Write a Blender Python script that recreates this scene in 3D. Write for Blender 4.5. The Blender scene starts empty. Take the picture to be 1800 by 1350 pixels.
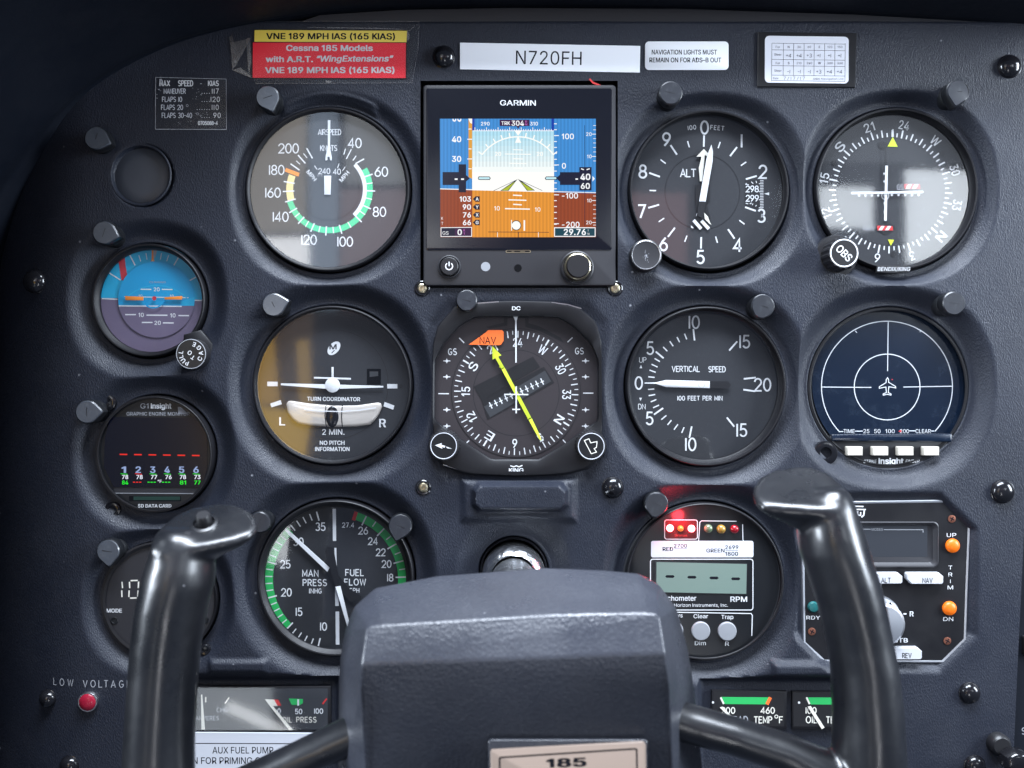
import bpy, math, random
import numpy as np
from mathutils import Vector, Matrix

random.seed(7)
SC = bpy.context.scene
COL = SC.collection
S = 0.0003            # metres of panel per unit of the panel drawing
D = 0.52              # eye to panel, metres
PI = math.pi

# ------------------------------------------------------------------ camera
cam = bpy.data.objects.new('camera', bpy.data.cameras.new('camera'))
COL.objects.link(cam)
cam.location = (0, -D, 0)
cam.rotation_euler = (math.radians(90), 0, 0)
cam.data.sensor_width = 36
cam.data.lens = 36 * D / (1800 * S)
cam.data.clip_start = 0.01
cam.data.clip_end = 50
cam.data.dof.use_dof = True
cam.data.dof.focus_distance = D + 0.004
cam.data.dof.aperture_fstop = 10.0
SC.camera = cam

# ------------------------------------------------------------------ world, view, lamps
SC.view_settings.view_transform = 'Standard'
SC.view_settings.look = 'None'
SC.view_settings.exposure = 0.0
SC.view_settings.gamma = 1.0
SC.view_settings.use_curve_mapping = False
SC.render.engine = 'CYCLES'
SC.cycles.use_denoising = True
SC.cycles.max_bounces = 8
SC.cycles.transparent_max_bounces = 12
SC.cycles.sample_clamp_indirect = 6

W = bpy.data.worlds.new("World")
SC.world = W
W.use_nodes = True
W.node_tree.nodes['Background'].inputs[0].default_value = (0.42, 0.53, 0.80, 1)
W.node_tree.nodes['Background'].inputs[1].default_value = 0.2


def area(name, loc, target, sx, sy, power, col=(1, 1, 1), spread=180):
    l = bpy.data.lights.new(name, 'AREA')
    l.shape = 'RECTANGLE'
    l.size, l.size_y = sx, sy
    l.energy = power
    l.color = col
    l.spread = math.radians(spread)
    o = bpy.data.objects.new(name, l)
    COL.objects.link(o)
    o.location = loc
    o.rotation_euler = (Vector(target) - Vector(loc)).to_track_quat('-Z', 'Y').to_euler()
    return o


# daylight coming into the cabin: the roof window, the side windows
area('roof_window_light', (0.10, -0.36, 0.85), (0.04, 0, -0.02), 0.8, 0.4, 40, (0.80, 0.88, 1.0))
area('side_window_light', (1.02, -0.40, 0.22), (0.16, -0.13, -0.1), 0.26, 0.55, 18, (0.80, 0.89, 1.0))
area('side_window_light', (-1.10, -0.46, 0.16), (-0.15, -0.12, -0.1), 0.24, 0.6, 24, (0.80, 0.89, 1.0))
# unseen lamps added for the glasses to mirror: rear windows and coloured patches
RB = -1.56
NREAR = [0]


def rear(name, x0, x1, y0, y1, rad, col, roll=0.0):
    """a lamp added behind the seat for a mirrored window or patch; corners given where the glass mirrors them on the panel"""
    NREAR[0] += 1
    yb = RB + 0.02 * NREAR[0]       # each hangs a little in front of the one before
    k = 1 + (-yb) / D
    X0, X1 = (x0 - 900) * S * k, (x1 - 900) * S * k
    Z0, Z1 = (675 - y1) * S * k, (675 - y0) * S * k
    sx, sy = X1 - X0, Z1 - Z0
    o = area(name, ((X0 + X1) / 2, yb, (Z0 + Z1) / 2), ((X0 + X1) / 2, 0, (Z0 + Z1) / 2), sx, sy,
             rad * sx * sy * PI, col)
    o.rotation_euler.rotate_axis('Z', math.radians(roll))


rear('rear_window_and_streak_light', 1602, 1780, 285, 500, 9.0, (0.86, 0.93, 1.0))
rear('rear_window_and_streak_light', 1400, 1526, 326, 420, 8.0, (0.86, 0.93, 1.0))
rear('pale_reflection_lamp', 1410, 1760, 150, 270, 0.7, (0.80, 0.88, 1.0))  # added lamp, mirrored as a pale patch
rear('rear_window_and_streak_light', 400, 540, 424, 520, 9.0, (0.95, 0.97, 1.0))
rear('pale_reflection_lamp', 370, 534, 160, 414, 2.1, (1.0, 0.92, 0.80))
rear('pale_reflection_lamp', 608, 790, 150, 322, 1.7, (0.90, 0.94, 0.96))
rear('maroon_reflection_lamp', 600, 790, 332, 530, 1.3, (1.0, 0.74, 0.78))  # added lamp, gives the maroon reflection
rear('blue_reflection_lamp', 538, 596, 150, 530, 2.2, (0.62, 0.78, 1.0))  # added lamp for the blue-grey strip in the airspeed glass
rear('maroon_reflection_lamp', 1050, 1206, 338, 530, 0.9, (1.0, 0.5, 0.5))
rear('warm_reflection_lamp', 400, 546, 530, 830, 0.42, (1.0, 0.62, 0.34))  # these four lamps are added for the yellow-brown reflections
rear('warm_reflection_lamp', 516, 541, 590, 724, 2.0, (1.0, 0.62, 0.10), 3)
rear('warm_reflection_lamp', 420, 534, 724, 850, 3.4, (1.0, 0.62, 0.05), -8)
rear('warm_reflection_lamp', 400, 474, 575, 716, 2.6, (1.0, 0.58, 0.06), 6)
rear('rear_window_and_streak_light', 1042, 1092, 960, 1320, 20, (0.95, 0.96, 1.0))  # added lamp, makes the streak on the right grip
rear('rear_window_and_streak_light', 330, 478, 1200, 1300, 2.6, (0.85, 0.93, 1.0))
rear('rear_window_and_streak_light', 392, 520, 1258, 1276, 7.0, (0.95, 0.97, 1.0), -24)  # tilted lamp added for the streak in the ammeter glass
rear('rear_window_and_streak_light', 455, 512, 915, 988, 6.0, (0.9, 0.95, 1.0))


# ------------------------------------------------------------------ materials
def lin(r, g, b):
    f = lambda c: (c / 255 / 12.92) if c <= 10 else ((c / 255 + 0.055) / 1.055) ** 2.4
    return (f(r), f(g), f(b))


MATS = {}


def mat(name, col, rough=0.5, metal=0.0, spec=0.5, emit=0.0, ecol=None, coat=0.0):
    m = bpy.data.materials.new(name)
    m.use_nodes = True
    b = m.node_tree.nodes['Principled BSDF']
    b.inputs['Base Color'].default_value = (*col, 1)
    b.inputs['Roughness'].default_value = rough
    b.inputs['Metallic'].default_value = metal
    b.inputs['Specular IOR Level'].default_value = spec
    if coat:
        b.inputs['Coat Weight'].default_value = coat
        b.inputs['Coat Roughness'].default_value = 0.08
    if emit:
        b.inputs['Emission Color'].default_value = (*(ecol or col), 1)
        b.inputs['Emission Strength'].default_value = emit
    MATS[name] = m
    return m


def grain(m, sx, sz, strength, dist, detail=3.0, wear=0.25, vor=0.0):
    """embossed grain: stretched noise (and cells) into bump, plus a faint uneven sheen"""
    nt = m.node_tree
    b = nt.nodes['Principled BSDF']
    tc = nt.nodes.new('ShaderNodeTexCoord')
    mp = nt.nodes.new('ShaderNodeMapping')
    mp.inputs['Scale'].default_value = (sx, (sx + sz) / 2, sz)
    nt.links.new(tc.outputs['Object'], mp.inputs[0])
    n = nt.nodes.new('ShaderNodeTexNoise')
    n.inputs['Scale'].default_value = 1
    n.inputs['Detail'].default_value = detail
    n.inputs['Roughness'].default_value = 0.55
    n.inputs['Distortion'].default_value = 0.6
    nt.links.new(mp.outputs[0], n.inputs['Vector'])
    h = n.outputs['Fac']
    if vor:
        v = nt.nodes.new('ShaderNodeTexVoronoi')
        v.inputs['Scale'].default_value = vor
        nt.links.new(mp.outputs[0], v.inputs['Vector'])
        a = nt.nodes.new('ShaderNodeMath')
        a.operation = 'ADD'
        nt.links.new(h, a.inputs[0])
        nt.links.new(v.outputs['Distance'], a.inputs[1])
        h = a.outputs[0]
    bp = nt.nodes.new('ShaderNodeBump')
    bp.inputs['Strength'].default_value = strength
    bp.inputs['Distance'].default_value = dist
    nt.links.new(h, bp.inputs['Height'])
    nt.links.new(bp.outputs[0], b.inputs['Normal'])
    n2 = nt.nodes.new('ShaderNodeTexNoise')
    n2.inputs['Scale'].default_value = 38
    n2.inputs['Detail'].default_value = 6
    n2.inputs['Roughness'].default_value = 0.65
    nt.links.new(tc.outputs['Object'], n2.inputs['Vector'])
    r = nt.nodes.new('ShaderNodeMapRange')
    r0 = b.inputs['Roughness'].default_value
    r.inputs['From Min'].default_value = 0.3
    r.inputs['From Max'].default_value = 0.7
    r.inputs['To Min'].default_value = r0 - wear * 0.5
    r.inputs['To Max'].default_value = r0 + wear * 0.5
    nt.links.new(n2.outputs['Fac'], r.inputs['Value'])
    nt.links.new(r.outputs[0], b.inputs['Roughness'])


def dusty(m, scale, col, amount):
    """dust specks and faint scratches of their own shape in the base colour"""
    nt = m.node_tree
    b = nt.nodes['Principled BSDF']
    tc = nt.nodes.new('ShaderNodeTexCoord')
    n = nt.nodes.new('ShaderNodeTexNoise')
    n.inputs['Scale'].default_value = scale
    n.inputs['Detail'].default_value = 8
    n.inputs['Roughness'].default_value = 0.75
    nt.links.new(tc.outputs['Object'], n.inputs['Vector'])
    r = nt.nodes.new('ShaderNodeMapRange')
    r.inputs['From Min'].default_value = 0.52
    r.inputs['From Max'].default_value = 0.8
    r.inputs['To Max'].default_value = amount
    nt.links.new(n.outputs['Fac'], r.inputs['Value'])
    mx = nt.nodes.new('ShaderNodeMix')
    mx.data_type = 'RGBA'
    mx.inputs['A'].default_value = b.inputs['Base Color'].default_value
    mx.inputs['B'].default_value = (*col, 1)
    nt.links.new(r.outputs[0], mx.inputs['Factor'])
    nt.links.new(mx.outputs['Result'], b.inputs['Base Color'])


grain(mat('panel_vinyl', (0.0132, 0.0162, 0.0262), 0.48, spec=0.4), 2200, 900, 0.75, 0.0002, vor=0.9)
dusty(MATS['panel_vinyl'], 900, (0.12, 0.13, 0.15), 0.22)


def worn(m, col, scale, lo, hi, amount, tone=0.0):
    """sparse chips and specks, and slow fading of the colour over the sheet"""
    nt = m.node_tree
    b = nt.nodes['Principled BSDF']
    src = b.inputs['Base Color'].links[0].from_socket
    tc = nt.nodes.new('ShaderNodeTexCoord')
    if tone:
        n = nt.nodes.new('ShaderNodeTexNoise')
        n.inputs['Scale'].default_value = 14
        n.inputs['Detail'].default_value = 5
        nt.links.new(tc.outputs['Object'], n.inputs['Vector'])
        r = nt.nodes.new('ShaderNodeMapRange')
        r.inputs['From Min'].default_value = .3
        r.inputs['From Max'].default_value = .7
        r.inputs['To Min'].default_value = 1 - tone
        r.inputs['To Max'].default_value = 1 + tone
        nt.links.new(n.outputs['Fac'], r.inputs['Value'])
        v = nt.nodes.new('ShaderNodeVectorMath')
        v.operation = 'SCALE'
        nt.links.new(src, v.inputs[0])
        nt.links.new(r.outputs[0], v.inputs['Scale'])
        src = v.outputs[0]
    n = nt.nodes.new('ShaderNodeTexVoronoi')
    n.inputs['Scale'].default_value = scale
    nt.links.new(tc.outputs['Object'], n.inputs['Vector'])
    r = nt.nodes.new('ShaderNodeMapRange')
    r.inputs['From Min'].default_value = hi
    r.inputs['From Max'].default_value = lo
    r.inputs['To Max'].default_value = amount
    nt.links.new(n.outputs['Distance'], r.inputs['Value'])
    k = nt.nodes.new('ShaderNodeMath')          # only some cells carry a speck
    k.operation = 'GREATER_THAN'
    k.inputs[1].default_value = .86
    sp = nt.nodes.new('ShaderNodeSeparateColor')
    nt.links.new(n.outputs['Color'], sp.inputs[0])
    nt.links.new(sp.outputs[0], k.inputs[0])
    mu = nt.nodes.new('ShaderNodeMath')
    mu.operation = 'MULTIPLY'
    nt.links.new(r.outputs[0], mu.inputs[0])
    nt.links.new(k.outputs[0], mu.inputs[1])
    mx = nt.nodes.new('ShaderNodeMix')
    mx.data_type = 'RGBA'
    mx.inputs['B'].default_value = (*col, 1)
    nt.links.new(mu.outputs[0], mx.inputs['Factor'])
    nt.links.new(src, mx.inputs['A'])
    nt.links.new(mx.outputs['Result'], b.inputs['Base Color'])


worn(MATS['panel_vinyl'], (0.30, 0.31, 0.34), 110, .03, .09, .7, .16)
grain(mat('dark_vinyl', (0.0045, 0.0065, 0.012), 0.65, spec=0.18), 900, 900, 0.4, 0.0002)
grain(mat('yoke_vinyl', (0.033, 0.036, 0.047), 0.36, spec=0.6), 1100, 1100, 0.5, 0.00022, vor=0.6)
dusty(MATS['yoke_vinyl'], 700, (0.15, 0.16, 0.18), 0.25)
worn(MATS['yoke_vinyl'], (0.25, 0.26, 0.28), 90, .02, .06, .7, .18)
mat('black_cavity', (0.003, 0.003, 0.004), 0.8, spec=0.1)
grain(mat('yoke_gloss', (0.007, 0.0077, 0.0098), 0.31, spec=0.85), 900, 900, 0.10, 0.0001, wear=0.16)
dusty(MATS['yoke_gloss'], 160, (0.05, 0.05, 0.056), 0.15)
worn(MATS['yoke_gloss'], (0.28, 0.28, 0.30), 120, .02, .06, .7, .2)
grain(mat('bezel_black', (0.007, 0.007, 0.009), 0.46, spec=0.35), 2500, 2500, 0.15, 0.00006, wear=0.2)
mat('bezel_satin', (0.022, 0.022, 0.026), 0.45)
mat('plug_black', (0.008, 0.008, 0.010), 0.16, spec=0.6)
mat('knob_black', (0.012, 0.012, 0.014), 0.4)
mat('hood_face', (0.050, 0.057, 0.070), 0.36, spec=0.6, coat=0.4)
dusty(MATS['hood_face'], 400, (0.16, 0.17, 0.18), 0.4)
mat('hood_dark', (0.020, 0.022, 0.028), 0.34)
dusty(MATS['hood_dark'], 350, (0.10, 0.11, 0.12), 0.35)
mat('hood_line', (0.015, 0.016, 0.02), 0.4)
mat('hood_body', (0.010, 0.011, 0.013), 0.3)
mat('dial_black', (0.020, 0.0215, 0.026), 0.55)
dusty(MATS['dial_black'], 500, (0.10, 0.10, 0.11), 0.12)
mat('dial_grey', (0.032, 0.034, 0.039), 0.55)
mat('dial_brown', (0.030, 0.024, 0.027), 0.5)
mat('needle_black', (0.007, 0.007, 0.009), 0.5)
mat('white', (0.68, 0.69, 0.71), 0.5)
mat('dim_white', (0.34, 0.35, 0.38), 0.5)
mat('faint_white', (0.13, 0.135, 0.15), 0.5)
mat('cream', (0.74, 0.72, 0.64), 0.5)
mat('green', (0.02, 0.42, 0.10), 0.5)
mat('mint', (0.06, 0.55, 0.26), 0.5)
mat('pale_yellow', (0.80, 0.62, 0.28), 0.5)
mat('orange', (0.85, 0.26, 0.03), 0.5)
mat('flag_orange', (0.95, 0.17, 0.03), 0.45)
mat('red', (0.60, 0.03, 0.03), 0.5)
mat('brick_red', (0.55, 0.035, 0.05), 0.4)
mat('lime', (0.62, 0.74, 0.04), 0.45)
mat('silver', (0.62, 0.62, 0.64), 0.3, metal=1.0)
mat('chrome', (0.90, 0.92, 0.95), 0.26, metal=1.0)
mat('steel', (0.62, 0.64, 0.68), 0.42, metal=1.0)
mat('brass', (0.62, 0.55, 0.38), 0.3, metal=1.0)
mat('copper_screw', (0.30, 0.12, 0.08), 0.4, metal=0.8)
mat('ink', (0.010, 0.010, 0.014), 0.9, spec=0.05)
mat('grey_ink', (0.08, 0.08, 0.10), 0.6)
mat('paper', (0.86, 0.88, 0.92), 0.45)
mat('card_white', (0.70, 0.71, 0.77), 0.5)
mat('label_white', (0.60, 0.62, 0.67), 0.5)  # paper white dulled to offset the stronger light lower down
mat('placard_yellow', (0.90, 0.68, 0.10), 0.35)
mat('placard_red', (0.88, 0.02, 0.04), 0.35)
mat('plate_beige', (0.27, 0.205, 0.165), 0.45)
mat('cover_grey', (0.040, 0.046, 0.060), 0.4)
mat('key_white', (0.52, 0.53, 0.56), 0.4)
mat('key_cream', (0.52, 0.485, 0.42), 0.4)
mat('button_grey', (0.26, 0.27, 0.29), 0.5)
mat('lamp_amber', (0.7, 0.13, 0.004), 0.4, emit=0.3, ecol=(1.0, 0.20, 0.002))
mat('lamp_teal', (0.01, 0.10, 0.10), 0.35)
mat('lamp_red', (0.30, 0.01, 0.03), 0.25)
mat('lcd_green', (0.15, 0.21, 0.18), 0.35)
mat('lcd_grey', (0.032, 0.035, 0.042), 0.3)
mat('crt_blue', (0.004, 0.010, 0.024), 0.22, spec=0.6)
dusty(MATS['crt_blue'], 60, (0.05, 0.07, 0.10), 0.3)
mat('sky_blue', (0.015, 0.40, 0.66), 0.45)
mat('sky_blue_deep', (0.01, 0.33, 0.62), 0.45)
mat('ground_violet', (0.15, 0.12, 0.19), 0.55)
dusty(MATS['ground_violet'], 300, (0.2, 0.16, 0.2), 0.3)
mat('tube_fluid', (0.50, 0.46, 0.42), 0.12, coat=0.5)
mat('pcb_green', (0.006, 0.03, 0.022), 0.5)
mat('led_orange', (0.6, 0.15, 0.02), 0.3, emit=1.0, ecol=(1.0, 0.16, 0.02))
mat('led_hot', (0.6, 0.1, 0.1), 0.3, emit=22, ecol=(1.0, 0.10, 0.12))
mat('led_green_off', (0.12, 0.16, 0.09), 0.15, coat=0.6)
mat('led_amber_off', (0.32, 0.18, 0.03), 0.15, coat=0.6)
mat('status_glow_red', (0.07, 0.008, 0.01), 0.3)  # red base colour stands in for the lamps' glow
mat('led_red_off', (0.25, 0.005, 0.012), 0.15, coat=0.6)


def scr(name, r, g, b, k=1.0):
    c = lin(r, g, b)
    return mat(name, (0.004, 0.004, 0.005), 0.2, emit=k, ecol=c)


for nm, c in dict(s_sky=(62, 142, 214), s_sky_light=(196, 236, 244), s_white=(255, 255, 250), s_ground=(232, 150, 44),
                  s_brown=(150, 66, 24), s_navy=(12, 16, 44), s_text=(250, 252, 255), s_orange_tape=(226, 160, 52),
                  s_deep=(6, 60, 170), s_teal=(8, 66, 80), s_plum=(58, 22, 66), s_lime=(176, 190, 40),
                  s_magenta=(230, 120, 220), s_black=(2, 6, 24), s_cyan=(120, 210, 235),
                  g_navy=(3, 4, 18), g_red=(250, 46, 30), g_white=(236, 240, 255), g_green=(40, 240, 50),
                  g_blue=(150, 170, 215)).items():
    scr(nm, *c)


for i in range(9):      # the display's own sky picture, paler towards its horizon
    u = i / 8
    scr('s_glow_%d' % i, 176 + (255 - 176) * u, 224 + (255 - 224) * u, 242 + (250 - 242) * u)


def lcd_lines(names, pitch):
    """the fine vertical columns of the lit display"""
    for nm in names:
        m = MATS[nm]
        nt = m.node_tree
        b = nt.nodes['Principled BSDF']
        tc = nt.nodes.new('ShaderNodeTexCoord')
        w = nt.nodes.new('ShaderNodeTexWave')
        w.bands_direction = 'X'
        w.inputs['Scale'].default_value = 2 * PI / (20 * pitch)
        nt.links.new(tc.outputs['Object'], w.inputs['Vector'])
        r = nt.nodes.new('ShaderNodeMapRange')
        r.inputs['To Min'].default_value = 0.84
        r.inputs['To Max'].default_value = 1.06
        nt.links.new(w.outputs['Fac'], r.inputs['Value'])
        nt.links.new(r.outputs[0], b.inputs['Emission Strength'])


lcd_lines(['s_sky', 's_ground', 's_brown'] + ['s_glow_%d' % i for i in range(7)], 6.2 * S)


def glass(name, tint, k, rough=0.02):
    m = bpy.data.materials.new(name)
    m.use_nodes = True
    nt = m.node_tree
    nt.nodes.clear()
    out = nt.nodes.new('ShaderNodeOutputMaterial')
    mx = nt.nodes.new('ShaderNodeMixShader')
    tr = nt.nodes.new('ShaderNodeBsdfTransparent')
    tr.inputs[0].default_value = (*tint, 1)
    gl = nt.nodes.new('ShaderNodeBsdfGlossy')
    gl.inputs['Roughness'].default_value = rough
    # Schlick reflectance from the angle, the same from both sides
    lw = nt.nodes.new('ShaderNodeLayerWeight')
    lw.inputs[0].default_value = 0.5
    pw = nt.nodes.new('ShaderNodeMath')
    pw.operation = 'POWER'
    pw.inputs[1].default_value = 5
    nt.links.new(lw.outputs['Facing'], pw.inputs[0])
    mu = nt.nodes.new('ShaderNodeMath')
    mu.operation = 'MULTIPLY_ADD'
    mu.use_clamp = True
    mu.inputs[1].default_value = 0.9
    mu.inputs[2].default_value = 0.04 * k
    nt.links.new(pw.outputs[0], mu.inputs[0])
    nt.links.new(mu.outputs[0], mx.inputs[0])
    nt.links.new(tr.outputs[0], mx.inputs[1])
    nt.links.new(gl.outputs[0], mx.inputs[2])
    nt.links.new(mx.outputs[0], out.inputs[0])
    MATS[name] = m
    return m


glass('cover_glass', (0.97, 0.975, 0.98), 2.2, 0.05)
glass('clear_glass', (0.97, 0.975, 0.98), 0.7, 0.05)
glass('tape_film', (0.965, 0.968, 0.97), 0.7, 0.22)
glass('tape_crumple', (0.75, 0.77, 0.80), 6.0, 0.35)


# ------------------------------------------------------------------ mesh building
def P(px, py, d):
    """drawing point (px, py), d units in front of the panel, to a place in the room"""
    f = 1 - d * S / D
    return Vector(((px - 900) * S * f, -d * S, (675 - py) * S * f))


def link(name, me, parent=None, loc=None):
    o = bpy.data.objects.new(name, me)
    COL.objects.link(o)
    if loc is not None:
        o.location = loc
    if parent is not None:
        o.parent = parent
    return o


def tag(o, label, cat, group=None):
    o['label'] = label
    o['category'] = cat
    if group:
        o['group'] = group
    return o


def thing(name, px, py, d, label, cat, group=None):
    return tag(link(name, None, None, P(px, py, d)), label, cat, group)


FRAMES = {'photo': (0, 0, 1), 'Z1': (0, 0, .25182), 'Z2': (400, 0, .25182), 'Z3': (400, 150, .25926), 'Z4': (720, 120, .30374),
          'Z5': (1080, 130, .27397), 'Z6': (1400, 130, .27416), 'Z7': (780, 20, .29444), 'Z8': (1300, 0, .27778),
          'B1': (100, 370, .22965), 'B2': (100, 660, .19254), 'B3': (400, 500, .25918), 'B4': (730, 500, .31115),
          'B5': (1080, 500, .25934), 'B6': (1400, 490, .27416), 'B7': (400, 850, .2444), 'B8': (1080, 850, .25934),
          'C1': (1380, 840, .26667), 'C2': (0, 860, .25182), 'C3': (0, 1150, .34444), 'C4': (560, 980, .37778),
          'C5': (1180, 1150, .34444), 'C6': (1290, 820, .39241), 'C8': (200, 860, .36316)}


# single-stroke engraved lettering: name -> (width, strokes) on a unit cap height
def ea(cx, cy, rx, ry, a0, a1, n=14):
    return [(cx + rx * math.cos(math.radians(a0 + (a1 - a0) * i / n)), cy + ry * math.sin(math.radians(a0 + (a1 - a0) * i / n)))
            for i in range(n + 1)]


_o = lambda w: ea(w / 2, .5, w / 2, .5, 90, 450, 28)
GL = {
    '0': (.6, [_o(.6)]), '1': (.06, [[(.03, 0), (.03, 1)]]),
    '2': (.58, [ea(.29, .71, .29, .29, 170, -35) + [(0, 0), (.6, 0)]]),
    '3': (.56, [ea(.27, .75, .25, .25, 150, -90) + ea(.27, .25, .29, .25, 90, -150)[0:]]),
    '4': (.62, [[(.46, 0), (.46, 1), (0, .27), (.62, .27)]]),
    '5': (.56, [[(.52, 1), (.1, 1), (.05, .55)] + ea(.27, .31, .29, .31, 128, -150)]),
    '6': (.58, [[(.45, 1), (.22, .74), (.06, .48), (0, .3)], ea(.29, .3, .29, .3, 90, 450, 24)]),
    '7': (.56, [[(0, 1), (.56, 1), (.18, 0)]]),
    '8': (.58, [ea(.29, .76, .24, .24, 90, 450, 24), ea(.29, .26, .29, .26, 90, 450, 24)]),
    '9': (.58, [[(.13, 0), (.36, .26), (.52, .52), (.58, .7)], ea(.29, .7, .29, .3, 90, 450, 24)]),
    'A': (.66, [[(0, 0), (.33, 1), (.66, 0)], [(.12, .32), (.54, .32)]]),
    'B': (.56, [[(0, .53), (.3, .53)] + ea(.3, .265, .26, .265, 90, -90) + [(0, 0), (0, 1), (.28, 1)] + ea(.28, .765, .22, .235, 90, -90)]),
    'C': (.6, [ea(.33, .5, .33, .5, 50, 310, 20)]),
    'D': (.58, [[(0, 0), (0, 1), (.24, 1)] + ea(.24, .5, .34, .5, 90, -90, 18) + [(0, 0)]]),
    'E': (.5, [[(.5, 1), (0, 1), (0, 0), (.5, 0)], [(0, .53), (.42, .53)]]),
    'F': (.5, [[(.5, 1), (0, 1), (0, 0)], [(0, .52), (.42, .52)]]),
    'G': (.62, [ea(.33, .5, .33, .5, 50, 330, 20) + [(.62, .45), (.36, .45)]]),
    'H': (.58, [[(0, 0), (0, 1)], [(.58, 0), (.58, 1)], [(0, .52), (.58, .52)]]),
    'I': (.06, [[(.03, 0), (.03, 1)]]),
    'K': (.58, [[(0, 0), (0, 1)], [(.55, 1), (0, .38)], [(.2, .6), (.58, 0)]]),
    'L': (.48, [[(0, 1), (0, 0), (.48, 0)]]),
    'M': (.7, [[(0, 0), (0, 1), (.35, .2), (.7, 1), (.7, 0)]]),
    'N': (.6, [[(0, 0), (0, 1), (.6, 0), (.6, 1)]]),
    'O': (.7, [_o(.7)]), 'Q': (.7, [_o(.7), [(.42, .25), (.72, -.05)]]),
    'P': (.54, [[(0, 0), (0, 1), (.28, 1)] + ea(.28, .74, .26, .26, 90, -90) + [(0, .48)]]),
    'R': (.56, [[(0, 0), (0, 1), (.28, 1)] + ea(.28, .74, .26, .26, 90, -90) + [(0, .48)], [(.26, .48), (.56, 0)]]),
    'S': (.56, [ea(.28, .75, .26, .25, 35, 270) + ea(.28, .25, .28, .25, 90, -145)]),
    'T': (.6, [[(0, 1), (.6, 1)], [(.3, 1), (.3, 0)]]),
    'U': (.6, [[(0, 1), (0, .3)] + ea(.3, .3, .3, .3, 180, 360) + [(.6, 1)]]),
    'V': (.64, [[(0, 1), (.32, 0), (.64, 1)]]),
    'W': (.9, [[(0, 1), (.22, 0), (.45, .9), (.68, 0), (.9, 1)]]),
    'Y': (.6, [[(0, 1), (.3, .5), (.6, 1)], [(.3, .5), (.3, 0)]]),
    'X': (.6, [[(0, 1), (.6, 0)], [(0, 0), (.6, 1)]]),
    '.': (.06, [[(.0, .03), (.08, .03)]]), '-': (.4, [[(0, .48), (.4, .48)]]), '+': (.5, [[(0, .48), (.5, .48)], [(.25, .22), (.25, .74)]]),
    '/': (.4, [[(0, 0), (.4, 1)]]), ':': (.06, [[(0, .25), (.08, .25)], [(0, .7), (.08, .7)]]), ' ': (.36, []),
}
TXT = {}
try:        # the sans that ships with Blender, nearer to the printed lettering than the built-in one
    FONT = bpy.data.fonts.load(bpy.utils.system_resource('DATAFILES') + '/fonts/Inter.woff2')
except Exception:
    FONT = None


def raw_text(s):
    cu = bpy.data.curves.new('t', 'FONT')
    cu.body = s
    if FONT is not None:
        cu.font = FONT
    cu.size = 1
    cu.resolution_u = 3
    ob = bpy.data.objects.new('t', cu)
    COL.objects.link(ob)
    bpy.context.view_layer.update()
    ev = ob.evaluated_get(bpy.context.evaluated_depsgraph_get())
    me = ev.to_mesh()
    V = [(v.co.x, v.co.y) for v in me.vertices]
    F = [tuple(p.vertices) for p in me.polygons]
    ev.to_mesh_clear()
    bpy.data.objects.remove(ob)
    bpy.data.curves.remove(cu)
    return V, F


_V, _F = raw_text('H')
CAP, HR = max(v[1] for v in _V), max(v[0] for v in _V)
# plain grotesque forms of three letters, (advance, outline) on a unit cap height
OWN = {'1': (.60, [(.30, 0), (.30, .80), (.10, .66), (.10, .80), (.33, 1), (.43, 1), (.43, 0)]),
       'I': (.31, [(.09, 0), (.09, 1), (.22, 1), (.22, 0)]),
       'K': (.80, [(.09, 0), (.09, 1), (.22, 1), (.22, .53), (.60, 1), (.77, 1), (.40, .58), (.80, 0), (.64, 0), (.31, .48), (.22, .37), (.22, 0)])}


def glyph(c):
    if c not in TXT:
        if c == ' ':
            TXT[c] = ([], [], .36)
        elif c in OWN:
            TXT[c] = (OWN[c][1], [tuple(range(len(OWN[c][1])))[::-1]], OWN[c][0])
        else:
            V, F = raw_text(c)
            V2, _ = raw_text(c + 'H')
            TXT[c] = ([(x / CAP, y / CAP) for x, y in V], F, (max(v[0] for v in V2) - HR) / CAP)
    return TXT[c]


def text_mesh(s):
    """outline lettering as polygons on a unit cap height, left edge at 0"""
    V, F, u = [], [], 0.0
    for c in s:
        v, f, adv = glyph(c)
        b = len(V)
        V += [(x + u, y) for x, y in v]
        F += [tuple(b + q for q in k) for k in f]
        u += adv
    x0, x1 = min(v[0] for v in V), max(v[0] for v in V)
    return [(x - x0, y) for x, y in V], F, x1 - x0


LVL = 0.005


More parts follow.
